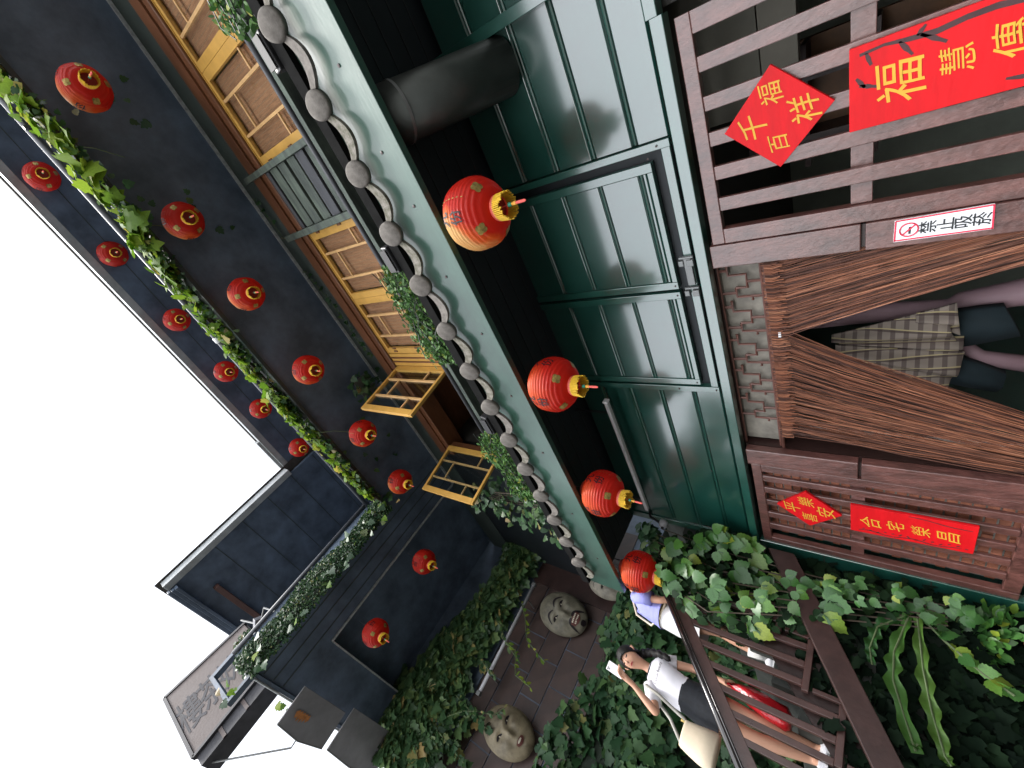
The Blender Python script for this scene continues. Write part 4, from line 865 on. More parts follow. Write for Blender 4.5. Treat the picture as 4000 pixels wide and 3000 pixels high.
def drape(rows_, name, mat, par, thick=0.012):
    b = B(); n = len(rows_); mcols = len(rows_[0]); vs = [p for r_ in rows_ for p in r_]; off = len(vs)
    vs2 = vs + [(x, y + thick, z) for x, y, z in vs]; fs = []
    for i in range(n - 1):
        for j in range(mcols - 1):
            a = i * mcols + j; fs += [(a, a + 1, a + mcols + 1, a + mcols), (a + off, a + mcols + off, a + mcols + 1 + off, a + 1 + off)]
    for j in range(mcols - 1): fs += [(j, j + off, j + 1 + off, j + 1), ((n - 1) * mcols + j, (n - 1) * mcols + j + 1, (n - 1) * mcols + j + 1 + off, (n - 1) * mcols + j + off)]
    for i in range(n - 1): fs += [(i * mcols, (i + 1) * mcols, (i + 1) * mcols + off, i * mcols + off), (i * mcols + mcols - 1, i * mcols + mcols - 1 + off, (i + 1) * mcols + mcols - 1 + off, (i + 1) * mcols + mcols - 1)]
    b.add(vs2, fs); return b.build(name, mat, par, smooth=True)
def half(xa, xb, xc, xd, zt, zb1, zb2, y, nm):   # top from xa..xb, bottom xc..xd
    rows_ = []
    for i in range(9):
        f = i / 8; r_ = []
        for j in range(11):
            g_ = j / 10; x = (xa + (xb - xa) * g_) * (1 - f) + (xc + (xd - xc) * g_) * f; z = zt + ((zb1 + (zb2 - zb1) * g_) - zt) * f
            r_.append((x, y + 0.03 * math.sin(g_ * 9 + f) * (0.3 + f) - 0.03 * math.sin(math.pi * g_), z))
        rows_.append(r_)
    return drape(rows_, nm, m_plaid, sh)
half(-2.25, -2.32, -2.08, -2.40, 0.32, -0.25, -0.34, 3.2, 'shirt_front'); half(-2.34, -2.44, -2.43, -2.70, 0.30, -0.37, -0.31, 3.2, 'shirt_front'); half(-2.30, -2.36, -2.30, -2.46, 0.28, -0.36, -0.34, 3.24, 'shirt_back')
half(-2.09, -2.16, -2.05, -2.25, -0.12, -0.30, -0.33, 3.185, 'shirt_cuff')
tr_ = thing('navy_trousers', (-2.4, 3.3, -0.62), 'dark navy cloth legs hanging below the plaid shirt', 'trousers')
drape([[(-2.17, 3.28, -0.27), (-2.3, 3.25, -0.3), (-2.43, 3.28, -0.34)], [(-2.15, 3.28, -0.4), (-2.26, 3.25, -0.44), (-2.39, 3.28, -0.48)], [(-2.14, 3.28, -0.51), (-2.24, 3.25, -0.56), (-2.35, 3.28, -0.6)]], 'trouser_leg', m_navy, tr_, 0.06)
drape([[(-2.52, 3.28, -0.33), (-2.63, 3.25, -0.31), (-2.73, 3.28, -0.3)], [(-2.58, 3.28, -0.45), (-2.68, 3.25, -0.44), (-2.77, 3.28, -0.42)], [(-2.66, 3.28, -0.58), (-2.74, 3.25, -0.57), (-2.8, 3.28, -0.55)]], 'trouser_leg', m_navy, tr_, 0.06)

# ------------------------------------------------------------------ floodlights and camera on the eave
def flood(x, label):
    t = thing('eave_floodlight', (x, 1.8, 2.36), label, 'lamp', 'black floodlights along the tiled eave')
    B().hexa([(x - 0.09, 1.70, 2.44), (x + 0.09, 1.70, 2.44), (x + 0.09, 1.86, 2.40), (x - 0.09, 1.86, 2.40), (x - 0.09, 1.72, 2.52), (x + 0.09, 1.72, 2.52), (x + 0.09, 1.88, 2.5), (x - 0.09, 1.88, 2.5)]).build('lamp_body', m_black, t, bevel=0.008)
    B().box(x - 0.075, x + 0.075, 1.69, 1.70, 2.45, 2.51).build('lamp_glass', M('dark_lamp_glass', (0.012, 0.012, 0.014), 0.6), t)
    for s_ in (-1, 1): B().bar((x + s_ * 0.1, 1.8, 2.46), (x + s_ * 0.1, 1.85, 2.36), 0.01, 0.03).build('lamp_bracket', m_steel, t)
    return t
flood(0.64, 'black floodlight on the tiled eave nearest the camera'); flood(-0.53, 'black floodlight on the tiled eave beside the first green planter hedge'); flood(-2.02, 'black floodlight on the tiled eave below the opened window')
cc = thing('security_camera', (-4.13, 2.5, 1.75), 'small white security camera in the dark corner under the eave', 'camera')
B().lathe([(0.001, -0.05), (0.03, -0.042), (0.045, -0.015), (0.048, 0.02), (0.04, 0.03)], 18, (-4.13, 2.5, 1.74), cap=True).build('camera_dome', M('grey_camera_case', (0.3, 0.3, 0.32), 0.4), cc, smooth=True)
B().tube([(-4.13, 2.5, 1.77), (-4.13, 2.55, 1.9), (-4.13, 2.6, 1.92)], 0.014, 8).build('camera_arm', m_black, cc)
B().tube([(-4.13, 2.455, 1.735), (-4.13, 2.448, 1.732)], 0.016, 12).build('camera_lens', m_black, cc)

# ================================================================== plants
def leaf_mesh(half, fold=0.22, curl=0.18):
    """half outline [(x,y)] from base to tip; base at the origin, tip towards +y, upper side +z"""
    n = len(half); v = []; f = []
    for x, y in half: v.append((0, y, -curl * y * y))
    for sg in (-1, 1):
        for x, y in half: v.append((sg * x, y, fold * abs(x) * 0.6 - curl * y * y - 0.9 * fold * x * x))
    for k in range(n - 1):
        f.append((k, k + 1, 2 * n + k + 1, 2 * n + k)); f.append((k, n + k, n + k + 1, k + 1))
    v = np.array(v, float); f = [tuple(q) for q in f]
    return v, f
IVY = [(0.02, 0), (0.2, -0.1), (0.44, 0.02), (0.54, 0.26), (0.36, 0.36), (0.44, 0.62), (0.24, 0.66), (0.13, 0.86), (0.0, 1.02)]
CRE = [(0.02, 0), (0.24, 0.07), (0.37, 0.22), (0.45, 0.28), (0.38, 0.36), (0.43, 0.46), (0.33, 0.55), (0.34, 0.66), (0.22, 0.73), (0.19, 0.84), (0.08, 0.9), (0.0, 1.03)]
BOX = [(0.02, 0), (0.2, 0.2), (0.27, 0.45), (0.2, 0.75), (0.0, 1.0)]
LEAVES = {'ivy': leaf_mesh(IVY), 'creeper': leaf_mesh(CRE, 0.35, 0.22), 'box': leaf_mesh(BOX, 0.3, 0.12)}
def frame(nrm, tip):
    z = Vector(nrm).normalized(); y = Vector(tip); y = (y - z * y.dot(z))
    if y.length < 1e-4: y = z.orthogonal()
    y.normalize(); x = y.cross(z); return x, y, z
def leaf_stuff(name, kind, specs, mat, parent):
    v0, f0 = LEAVES[kind]; n = len(v0); N_ = len(specs); V = np.zeros((N_ * n, 3)); F = []
    o0 = org(parent); f0 = np.array(f0)
    for i, (p, nr, tp, s_) in enumerate(specs):
        x, y, z = frame(nr, tp); m = np.array([x, y, z]); V[i * n:(i + 1) * n] = (v0 * s_) @ m + np.array(p) - np.array(o0)
    F = (np.arange(N_)[:, None, None] * n + f0[None]).reshape(-1, 4)
    me = bpy.data.meshes.new(name); me.from_pydata(V.tolist(), [], F.tolist()); me.materials.append(mat); me.update()
    o = bpy.data.objects.new(name, me); COL.objects.link(o); o.parent = parent
    for p in me.polygons: p.use_smooth = True
    o['kind'] = 'stuff'; return o
LEAFME = {}
def leaf_parts(kind, specs, mat, parent, name='leaf'):
    key = (kind, mat.name)
    if key not in LEAFME:
        LEAFME[key] = []
        for fo, cu in ((0.2, 0.1), (0.35, 0.25), (0.1, 0.4)):
            v, f = leaf_mesh({'ivy': IVY, 'creeper': CRE, 'box': BOX}[kind], fo, cu); me = bpy.data.meshes.new('leaf'); me.from_pydata(v.tolist(), [], f); me.materials.append(mat)
            for p in me.polygons: p.use_smooth = True
            LEAFME[key].append(me)
    o0 = org(parent)
    for p, nr, tp, s_ in specs:
        x, y, z = frame(nr, tp); o = bpy.data.objects.new(name, rnd.choice(LEAFME[key])); COL.objects.link(o); o.parent = parent
        q = Vector(p) - o0
        o.matrix_local = Matrix(((x.x * s_, y.x * s_, z.x * s_, q.x), (x.y * s_, y.y * s_, z.y * s_, q.y), (x.z * s_, y.z * s_, z.z * s_, q.z), (0, 0, 0, 1)))
def rv(a): return Vector((rnd.uniform(-a, a), rnd.uniform(-a, a), rnd.uniform(-a, a)))

lm_bright = leaf_mat('sunlit_vine_leaf', [(0.0, (0.07, 0.15, 0.014)), (0.5, (0.15, 0.27, 0.025)), (0.9, (0.25, 0.33, 0.035)), (1.0, (0.34, 0.28, 0.06))], 0.5, 0.6, 0.2)
lm_dark = leaf_mat('dark_ivy_leaf', [(0.0, (0.010, 0.035, 0.014)), (0.6, (0.022, 0.065, 0.022)), (0.95, (0.05, 0.10, 0.03)), (1.0, (0.16, 0.16, 0.05))], 0.22, 0.55, 0.25)
lm_mid = leaf_mat('wall_vine_leaf', [(0.0, (0.018, 0.055, 0.02)), (0.6, (0.035, 0.095, 0.03)), (0.92, (0.08, 0.14, 0.04)), (1.0, (0.28, 0.2, 0.08))], 0.3)
lm_creep = leaf_mat('creeper_leaf', [(0.0, (0.025, 0.085, 0.02)), (0.6, (0.05, 0.145, 0.03)), (0.85, (0.085, 0.2, 0.03)), (1.0, (0.22, 0.28, 0.03))], 0.3, 0.36)
lm_belt = leaf_mat('belt_vine_leaf', [(0.0, (0.035, 0.085, 0.035)), (0.6, (0.075, 0.15, 0.06)), (0.93, (0.16, 0.24, 0.08)), (1.0, (0.36, 0.26, 0.1))], 0.3)
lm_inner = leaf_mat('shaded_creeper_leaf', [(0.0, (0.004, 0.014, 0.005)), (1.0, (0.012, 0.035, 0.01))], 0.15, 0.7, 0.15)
lm_box = leaf_mat('boxwood_leaf', [(0.0, (0.03, 0.085, 0.02)), (0.6, (0.055, 0.14, 0.03)), (0.93, (0.10, 0.19, 0.045)), (1.0, (0.28, 0.27, 0.05))], 0.25, 0.6, 0.2)
m_stem = M('vine_stem', (0.06, 0.045, 0.03), 0.8, noise=(12, 0.4)); m_stemg = M('green_stem', (0.07, 0.1, 0.04), 0.7, noise=(12, 0.3)); m_wirebk = M('black_fairy_light_wire', (0.006, 0.008, 0.007), 0.5)
m_terra = M('terracotta', (0.32, 0.10, 0.055), 0.75, noise=(9, 0.2))

def poly_at(pts, t):
    n = len(pts) - 1; k = min(n - 1, int(t * n)); f = t * n - k; return Vector(pts[k]).lerp(Vector(pts[k + 1]), f)
# --- vine along the middle eave of the main building
ev = thing('eave_vine', (0, 1.62, 6.2), 'bright green vine trailing along the gutter of the middle eave', 'vine')
line = [(2.6, 1.62, 6.55), (1.83, 1.62, 6.25), (1.31, 1.60, 5.95), (0.6, 1.60, 6.02), (0.1, 1.62, 6.25), (-0.25, 1.62, 6.40), (-0.9, 1.63, 6.40), (-1.28, 1.62, 6.42), (-1.9, 1.63, 6.42), (-2.33, 1.62, 6.42), (-2.9, 1.63, 6.3), (-3.5, 1.62, 6.22), (-4.2, 1.64, 6.15)]
for off in range(3): B().tube([Vector(p) + Vector((0, 0.02 * off, 0.05 * math.sin(i * 1.7 + off * 2))) for i, p in enumerate(line)], 0.012 + 0.004 * off, 6).build('vine_stem', m_stem, ev)
sp_, st_, br_ = [], [], []
for k in range(285):
    t = rnd.random() ** 0.9; dens = 1.0 if t < 0.45 else 0.7
    p = poly_at(line, t * 0.985) + Vector((rnd.gauss(0, 0.05), rnd.gauss(-0.03, 0.035), rnd.gauss(0.0, 0.09 if t < 0.5 else 0.06) - (0.05 if rnd.random() < 0.2 else 0)))
    sp_.append((p, Vector((0, -0.75, 0.1)) + rv(0.55), Vector((0.1, 0, -1)) + rv(0.7), rnd.uniform(0.08, 0.17) * (1.3 if t < 0.4 else 0.85)))
for k in range(900):
    t = rnd.random(); p = poly_at(line, t * 0.985) + Vector((rnd.gauss(0, 0.06), rnd.gauss(0.03, 0.03), rnd.gauss(-0.05, 0.08)))
    st_.append((p, Vector((0, -0.6, -0.3)) + rv(0.8), Vector((0, 0, -1)) + rv(0.8), rnd.uniform(0.035, 0.075)))
for k in range(420):
    t = rnd.random() ** 1.2; p = poly_at(line, t * 0.985) + Vector((rnd.gauss(0, 0.05), rnd.gauss(-0.02, 0.04), rnd.gauss(0.0, 0.08))); br_.append((p, Vector((0, -0.75, 0.2)) + rv(0.6), Vector((0.1, 0, -1)) + rv(0.8), rnd.uniform(0.05, 0.12)))
for k in range(60):   # runners hanging to the soffit
    t = rnd.random(); b0 = poly_at(line, t); st_.append((b0 + Vector((rnd.uniform(-.1, .1), rnd.uniform(0.15, 0.9), 0.0 + rnd.uniform(-.1, 0))), Vector((0, -0.3, -1)) + rv(0.6), rv(1), rnd.uniform(0.05, 0.1)))
leaf_parts('ivy', sp_, lm_bright, ev); leaf_stuff('small_leaves', 'ivy', st_, lm_mid, ev); leaf_stuff('small_leaves', 'ivy', br_, lm_bright, ev)
for s0 in ((1.3, 'a'), (0.5, 'b'), (-2.6, 'c')):
    B().tube([(s0[0], 1.62, 6.1), (s0[0] - 0.12, 1.8, 6.0), (s0[0] - 0.28, 1.95, 5.93)], 0.005, 5).build('vine_tendril', m_stemg, ev)
# --- fine ivy strip on the wing fascia
wv_ = thing('wing_ivy', (-4.38, 0.4, 6.1), 'dense small leaved dark ivy strip along the wing eave', 'ivy')
st_ = []
for k in range(5200):
    y = rnd.uniform(-0.98, 1.72); f = (y + 0.98) / 2.7; zc = 6.2 + 0.03 * math.sin(5 * y); hw = 0.27 + 0.05 * math.sin(3.1 * y + 1) + (0.06 if y < -0.4 else 0)
    z = zc + rnd.uniform(-1, 1) * hw; x = -4.375 + 0.075 * (1 - ((z - zc) / hw) ** 2) + rnd.gauss(0, 0.015)
    st_.append(((x, y, z), Vector((1, 0, -0.1)) + rv(0.8), Vector((0, 0, -1)) + rv(0.9), rnd.uniform(0.03, 0.055)))
leaf_stuff('small_leaves', 'box', st_, lm_dark, wv_)
B().box(-4.399, -4.385, -0.96, 1.7, 5.98, 6.42).build('ivy_backing', m_moss, wv_)
sp_ = []
for k in range(58):
    y = rnd.choice([rnd.uniform(-1.3, -0.6), rnd.uniform(1.2, 1.85), rnd.uniform(-0.6, 1.2)]); sp_.append(((-4.30 + rnd.uniform(-.03, .05), y, 6.02 + rnd.uniform(-.2, .3)), Vector((1, -0.3, 0)) + rv(0.5), Vector((0, 0, -1)) + rv(0.6), rnd.uniform(0.07, 0.13)))
leaf_parts('ivy', sp_[:12], lm_bright, wv_); leaf_parts('ivy', sp_[12:], lm_mid, wv_)
for k in range(12):
    y = -1.02 - 0.06 * (k % 4); leaf_parts('ivy', [((-5.0 - 0.1 * k, -1.0 - rnd.uniform(0, 0.12), 6.1 - rnd.uniform(0, .25)), Vector((1, -0.5, 0)) + rv(.5), Vector((0, 0, -1)) + rv(.6), rnd.uniform(.07, .12))], lm_bright, wv_)
# ivy ring hanging over the sign
st_ = []
for k in range(420):
    a = rnd.uniform(R(60), R(300)); rr = 0.3 + rnd.gauss(0, 0.03); st_.append(((PX + 0.05 + rnd.uniform(-.02, .05), -0.86 + 0.8 * rr * math.cos(a), 7.12 + 1.5 * rr * math.sin(a)), Vector((1, 0, 0)) + rv(.7), Vector((0, 0, -1)) + rv(.8), rnd.uniform(.04, .07)))
si = thing('sign_ivy', (PX, -0.86, 6.7), 'small grey green ivy loop hanging over the near end of the sign board', 'ivy'); leaf_stuff('small_leaves', 'ivy', st_, lm_mid, si)
B().tube([(PX + 0.04, -0.86 + 0.24 * math.cos(a), 7.12 + 0.45 * math.sin(a)) for a in [R(60 + 20 * k) for k in range(13)]], 0.01, 5).build('vine_stem', m_stem, si)
# --- vine belt on the wing wall above the masks
hv_ = thing('wall_vine', (-7.3, 1.3, 5.6), 'thick belt of drooping vine leaves along the dark wing wall above the masks', 'vine')
sp_, st_ = [], []
def belt(y): return 5.62 - 0.04 * y + 0.08 * math.sin(2.3 * y), 0.52 + 0.12 * math.sin(1.7 * y + 1) + (0.28 if y < 0.2 else 0)
for k in range(2300):
    y = rnd.uniform(-0.95, 3.5); c, h = belt(y); z = c + rnd.uniform(-1, 1) * h * rnd.uniform(0.5, 1.1); x = -7.28 + 0.24 * max(0, 1 - ((z - c) / h) ** 2) + rnd.gauss(0, 0.03)
    sp = ((x, y, z), Vector((1, -0.15, 0.35)) + rv(0.55), Vector((0, 0, -1)) + rv(0.5), rnd.uniform(0.1, 0.23))
    (sp_ if len(sp_) < 270 and x > -7.2 and rnd.random() < 0.35 else st_).append(sp)
leaf_parts('ivy', sp_, lm_belt, hv_); leaf_stuff('leaves', 'ivy', st_, lm_belt, hv_)
def tendril(par, pts, nleaf, size, mat, kind='box', r=0.008):
    B().tube(pts, r, 5).build('tendril', m_stemg, par); sp = []
    for k in range(nleaf):
        p = poly_at(pts, (k + rnd.random()) / nleaf) + rv(0.015); sp.append((p, Vector((1, -0.2, 0.2)) + rv(0.7), Vector((0, 0, -1)) + rv(0.8), size * rnd.uniform(0.7, 1.3)))
    leaf_parts(kind, sp, mat, par)
tendril(hv_, [(-7.1, 1.6, 5.2), (-6.95, 1.5, 4.9), (-6.9, 1.3, 4.6), (-6.9, 1.15, 4.2)], 22, 0.085, lm_mid)
tendril(hv_, [(-6.95, 2.0, 4.75), (-6.85, 1.75, 4.45), (-6.8, 1.45, 4.2), (-6.8, 1.3, 3.75)], 16, 0.075, lm_bright)
tendril(hv_, [(-6.9, 1.3, 4.6), (-6.8, 1.25, 4.3), (-6.8, 0.95, 4.1), (-6.8, 0.92, 3.8)], 16, 0.075, lm_bright)
tendril(hv_, [(-7.05, 0.0, 5.0), (-6.95, 0.2, 4.7), (-6.9, 0.3, 4.45), (-6.85, 0.38, 4.15), (-6.85, 0.52, 4.05)], 26, 0.085, lm_mid)
tendril(hv_, [(-7.0, 0.9, 4.9), (-6.9, 0.85, 4.7), (-6.85, 0.8, 4.45)], 12, 0.085, lm_mid)
for y0 in (-0.6, -0.2, 0.3): tendril(hv_, [(-7.0, y0, 5.0), (-6.95, y0 - 0.05, 4.6), (-6.95, y0 - 0.1, 4.2)], 20, 0.12, lm_dark, 'ivy')
# --- ivy covered retaining wall behind the people
rw = thing('retaining_wall', (-5.9, 1.2, GROUND), 'dark mossy retaining wall beside the stairs, hidden under ivy', 'wall')
B().hexa([(-6.6, -1.2, GROUND), (-5.5, -1.2, GROUND), (-5.5, 3.6, GROUND), (-6.6, 3.6, GROUND), (-6.6, -1.2, 2.6), (-5.95, -1.2, 2.6), (-5.95, 3.6, 2.45), (-6.6, 3.6, 2.45)]).build('wall_mass', m_moss, rw)
iv = thing('wall_ivy', (-5.7, 1.2, 0.0), 'dark green ivy covering the retaining wall behind the woman with the phone', 'ivy')
sp_, st_ = [], []
def ivyp():
    y = rnd.uniform(-1.1, 3.3); z = rnd.uniform(-0.8, 2.66 + 0.1 * math.sin(4 * y) + (0.12 if y < 1.2 else 0)); lump = 0.12 * math.sin(3.1 * y + 1.3 * z) + 0.09 * math.sin(5.3 * z - 2 * y)
    x = -5.62 - 0.1 * (z + 0.8) + 0.16 + lump
    return y, z, x
for k in range(5200):
    y, z, x = ivyp(); x += rnd.gauss(0, 0.05)
    sp = ((x, y, z), Vector((1, -0.25, 0.45)) + rv(0.75), Vector((0.2, 0, -1)) + rv(0.75), rnd.uniform(0.06, 0.18))
    if len(sp_) < 290 and rnd.random() < 0.12 and z > 0.5: sp_.append(((x + 0.07, y, z), sp[1], sp[2], sp[3] * 1.08))
    else: st_.append(sp)
leaf_parts('ivy', sp_, lm_dark, iv); leaf_stuff('leaves', 'ivy', st_, lm_dark, iv)
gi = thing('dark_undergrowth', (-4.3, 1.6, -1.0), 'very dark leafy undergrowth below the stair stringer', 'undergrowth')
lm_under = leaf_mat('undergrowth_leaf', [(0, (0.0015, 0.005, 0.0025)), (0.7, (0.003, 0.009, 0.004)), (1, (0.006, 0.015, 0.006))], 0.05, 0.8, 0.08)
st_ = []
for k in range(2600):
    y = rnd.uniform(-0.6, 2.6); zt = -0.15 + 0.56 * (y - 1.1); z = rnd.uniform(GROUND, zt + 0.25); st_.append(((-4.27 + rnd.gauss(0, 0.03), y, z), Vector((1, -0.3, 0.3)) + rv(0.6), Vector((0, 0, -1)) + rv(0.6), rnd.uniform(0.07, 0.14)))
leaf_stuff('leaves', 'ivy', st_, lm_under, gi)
# --- creeper cascading beside the corner of the house
cr = thing('creeper', (-4.3, 2.3, 1.7), 'bright toothed creeper leaves cascading beside the corner of the green wall', 'creeper')
sp_, st_ = [], []
pts_c = []
def cre_span(z):
    tab = [(1.66, 1.95, 2.35), (1.4, 1.74, 2.54), (1.1, 1.72, 2.6), (0.8, 1.78, 2.5), (0.5, 1.82, 2.38), (0.28, 2.05, 2.36), (-0.1, 2.24, 2.46), (-0.5, 2.26, 2.48)]
    for (za, a0, a1), (zb, b0, b1) in zip(tab[:-1], tab[1:]):
        if zb <= z <= za: f = (za - z) / (za - zb); return a0 + (b0 - a0) * f, a1 + (b1 - a1) * f
    return 2.2, 2.4
for k in range(400):
    z = rnd.uniform(0.3, 1.62) if rnd.random() < 0.84 else rnd.uniform(-0.5, 0.3)
    a, b = cre_span(z); y = rnd.uniform(a, b); x = -4.1 + rnd.gauss(0, 0.05) + 0.07 * math.sin(6 * z + 3 * y)
    pts_c.append((x, y, z))
for p in pts_c[:110]:
    nrm = Vector((1, -0.75, 0.35)) + rv(0.4); tp = Vector((0.1, -0.35, -1)) + rv(0.5); s_ = rnd.uniform(0.10, 0.18) * (1.0 if p[2] > 0.3 else 0.6); p = (p[0] + rnd.uniform(-0.08, 0.1), p[1], p[2])
    a = rnd.random()
    if a < 0.75:   # leaflets in threes from one point
        x_, y_, z_ = frame(nrm, tp)
        for ang in (-58, 0, 58): 
            d = y_ * math.cos(R(ang)) + x_ * math.sin(R(ang)); sp_.append((Vector(p) + d * 0.01, nrm + rv(.15), d, s_ * (0.82 if ang else 1)))
    else: sp_.append((p, nrm, tp, s_))
sp_ = sp_[:300]
leaf_parts('creeper', sp_, lm_creep, cr)
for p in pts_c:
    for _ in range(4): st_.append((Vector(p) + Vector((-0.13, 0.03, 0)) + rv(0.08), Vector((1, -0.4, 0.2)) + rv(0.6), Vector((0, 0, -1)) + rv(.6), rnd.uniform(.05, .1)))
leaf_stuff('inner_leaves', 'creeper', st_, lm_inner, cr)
for k in range(7): B().tube([(-4.15, 2.45 - 0.08 * k, 1.75), (-4.12, 2.36 - 0.1 * k, 1.1), (-4.12, 2.36 - 0.06 * k, 0.4), (-4.14, 2.42 - 0.03 * k, -0.4)], 0.006, 5).build('creeper_stem', m_stem, cr)
# bird's-nest fern below it
fe = thing('nest_fern', (-4.35, 2.3, -0.2), 'long wavy drooping fern fronds in the dark below the creeper', 'fern')
lm_fern = leaf_mat('fern_frond', [(0, (0.018, 0.07, 0.015)), (0.6, (0.03, 0.1, 0.018)), (1, (0.06, 0.12, 0.018))], 0.25, 0.5, 0.25)
def frond(pts, wid, ph):
    b = B(); n = 26; vv = []
    for k in range(n + 1):
        t = k / n; p = poly_at(pts, t * 0.999); d = (poly_at(pts, min(0.999, t + .03)) - poly_at(pts, max(0, t - .03))).normalized(); s_ = d.cross(Vector((1, -0.3, 0.25))).normalized()
        w2 = wid * (0.35 + 0.65 * math.sin(math.pi * min(1, 0.12 + t * 0.83))); nr = s_.cross(d)
        for j, q_ in enumerate((-1, -0.5, 0, 0.5, 1)): vv.append(p + s_ * q_ * w2 * (1 + 0.26 * math.sin(k * 1.5 + ph + q_)) + nr * (0.012 * math.sin(k * 1.35 + ph + q_ * 2) * abs(q_) * 2 + 0.012 * abs(q_)))
    b.add(vv, [(5 * k + j, 5 * k + j + 1, 5 * k + j + 6, 5 * k + j + 5) for k in range(n) for j in range(4)]); b.build('frond', lm_fern, fe, smooth=True)
    B().tube([Vector(p) + Vector((0.006, -0.004, 0)) for p in pts], 0.006, 5).build('midrib', m_stemg, fe)
FQ = 0.955
def fq(pts): return [(x * FQ + 0.02, y * FQ, z * FQ) for x, y, z in pts]
frond(fq([(-4.35, 2.36, -0.2), (-4.36, 2.05, -0.12), (-4.38, 1.85, -0.12), (-4.38, 1.45, -0.24), (-4.38, 1.5, -0.25)]), 0.042, 0); frond(fq([(-4.35, 2.36, -0.25), (-4.37, 2.0, -0.28), (-4.39, 1.75, -0.32), (-4.39, 1.5, -0.38), (-4.4, 1.46, -0.41)]), 0.04, 1.5); frond(fq([(-4.35, 2.36, -0.18), (-4.35, 2.2, -0.02), (-4.36, 2.02, 0.02), (-4.36, 1.9, 0.0)]), 0.038, 3)
tendril(fe, fq([(-4.35, 2.4, -0.25), (-4.36, 2.25, -0.4), (-4.36, 2.1, -0.58), (-4.36, 2.02, -0.72)]), 16, 0.1, lm_creep, 'creeper')
B().box(-4.29, -4.15, 2.3, 2.45, -0.36, -0.24).build('fern_root', m_browndark, fe, bevel=0.03)
# potted bush
pb = thing('potted_fern', (-4.35, 2.4, -1.0), 'feathery light green fern in an orange pot beside the green corner post', 'plant')
B().lathe([(0.09, -1.02), (0.125, -0.82), (0.135, -0.80), (0.135, -0.77), (0.115, -0.78)], 20, (-4.33, 2.28, 0)).build('pot', m_terra, pb, smooth=True)
B().box(-4.46, -4.2, 2.15, 2.5, GROUND, -1.02).build('pot_stand', m_moss, pb)
st_ = []
for k in range(520):
    a = rnd.uniform(0, 6.28); l = rnd.uniform(0.03, 0.26); st_.append(((-4.33 + l * math.cos(a) * .8, 2.34 + l * math.sin(a), -0.76 + 0.22 * math.sqrt(max(0, 0.07 - l * l)) * 3.5 + rnd.uniform(-.05, .06)), Vector((0.5, -0.4, 0.8)) + rv(.6), Vector((math.cos(a), math.sin(a), -0.2)) + rv(.5), rnd.uniform(.05, .1)))
leaf_stuff('fronds', 'box', st_, lm_creep, pb)
# --- hedge planters with fairy light wire along the tiled eave
def planter(x0, x1, label, n):
    t = thing('planter_hedge', ((x0 + x1) / 2, 1.95, 2.4), label, 'hedge', 'clipped planter hedges along the tiled eave')
    B().hexa([(x0, 1.9, 2.36), (x1, 1.9, 2.36), (x1, 2.08, 2.44), (x0, 2.08, 2.44), (x0, 1.86, 2.5), (x1, 1.86, 2.5), (x1, 2.1, 2.58), (x0, 2.1, 2.58)]).build('planter_box', m_terra, t, bevel=0.01)
    B().hexa([(x0 + .04, 1.86, 2.45), (x1 - .04, 1.86, 2.45), (x1 - .04, 2.1, 2.45), (x0 + .04, 2.1, 2.45), (x0 + .08, 1.93, 2.85), (x1 - .08, 1.93, 2.85), (x1 - .08, 2.12, 2.85), (x0 + .08, 2.12, 2.85)]).build('hedge_core', m_moss, t)
    st_ = []
    for k in range(n):
        x = rnd.uniform(x0, x1); f = (x - x0) / (x1 - x0); top = 2.92 + 0.04 * math.sin(9 * x) - 0.25 * max(0, abs(2 * f - 1) - 0.75) * 2; z = rnd.uniform(2.34, top)
        y = 1.845 + 0.025 * math.sin(11 * x + 5 * z) + rnd.gauss(0, 0.02) + 0.1 * max(0, z - 2.75)
        if rnd.random() < 0.2: z = top + rnd.uniform(-.03, .04); y = rnd.uniform(1.85, 2.1)
        st_.append(((x, y, z), Vector((0, -1, 0.3)) + rv(0.9), Vector((0, -0.2, -0.5)) + rv(1), rnd.uniform(0.03, 0.05)))
    leaf_stuff('leaves', 'box', st_, lm_box, t)
    for k in range(7):
        za = 2.45 + 0.07 * k; B().tube([(x0 + (x1 - x0) * j / 12, 1.815 + rnd.uniform(-.012, .012), za + 0.04 * math.sin(1.3 * j + k * 2) + rnd.uniform(-.02, .02)) for j in range(13)], 0.0035, 4).build('light_wire', m_wirebk, t)
planter(0.82, 1.85, 'clipped green planter hedge with black wires on the tiled eave at the picture edge', 2400); planter(-1.46, -0.62, 'clipped green planter hedge with black wires on the tiled eave below the closed windows', 2600); planter(-3.22, -2.28, 'clipped green planter hedge with black wires on the tiled eave below the opened windows', 2600)
# --- leafy shrub growing at the end of the eave, and small climbers
es = thing('eave_shrub', (-4.2, 2.4, 2.6), 'dark leafy climber growing past the opened window at the end of the tiled eave', 'climber')
sp_, st_ = [], []
for k in range(620):
    x = rnd.uniform(-4.75, -3.55); y = rnd.uniform(2.2, 2.7); z = 2.75 + rnd.random() * (1.9 if x < -4.25 else 0.65)
    sp = ((x, y, z), Vector((0.5, -0.8, 0.3)) + rv(.6), Vector((0, 0, -1)) + rv(.6), rnd.uniform(.07, .13)); (sp_ if len(sp_) < 110 and y < 2.4 else st_).append(sp)
leaf_parts('ivy', sp_, lm_mid, es); leaf_stuff('leaves', 'ivy', st_, lm_mid, es)
for k in range(5): B().tube([(-4.3 + .1 * k, 2.5, 2.6), (-4.4 + .07 * k, 2.45, 3.3), (-4.5 + .04 * k, 2.42, 4.4)], 0.009, 5).build('climber_stem', m_stem, es)
wc = thing('wall_climber', (-1.6, 2.9, 5.9), 'thin trailing climber with small leaves on the grey band above the windows', 'climber')
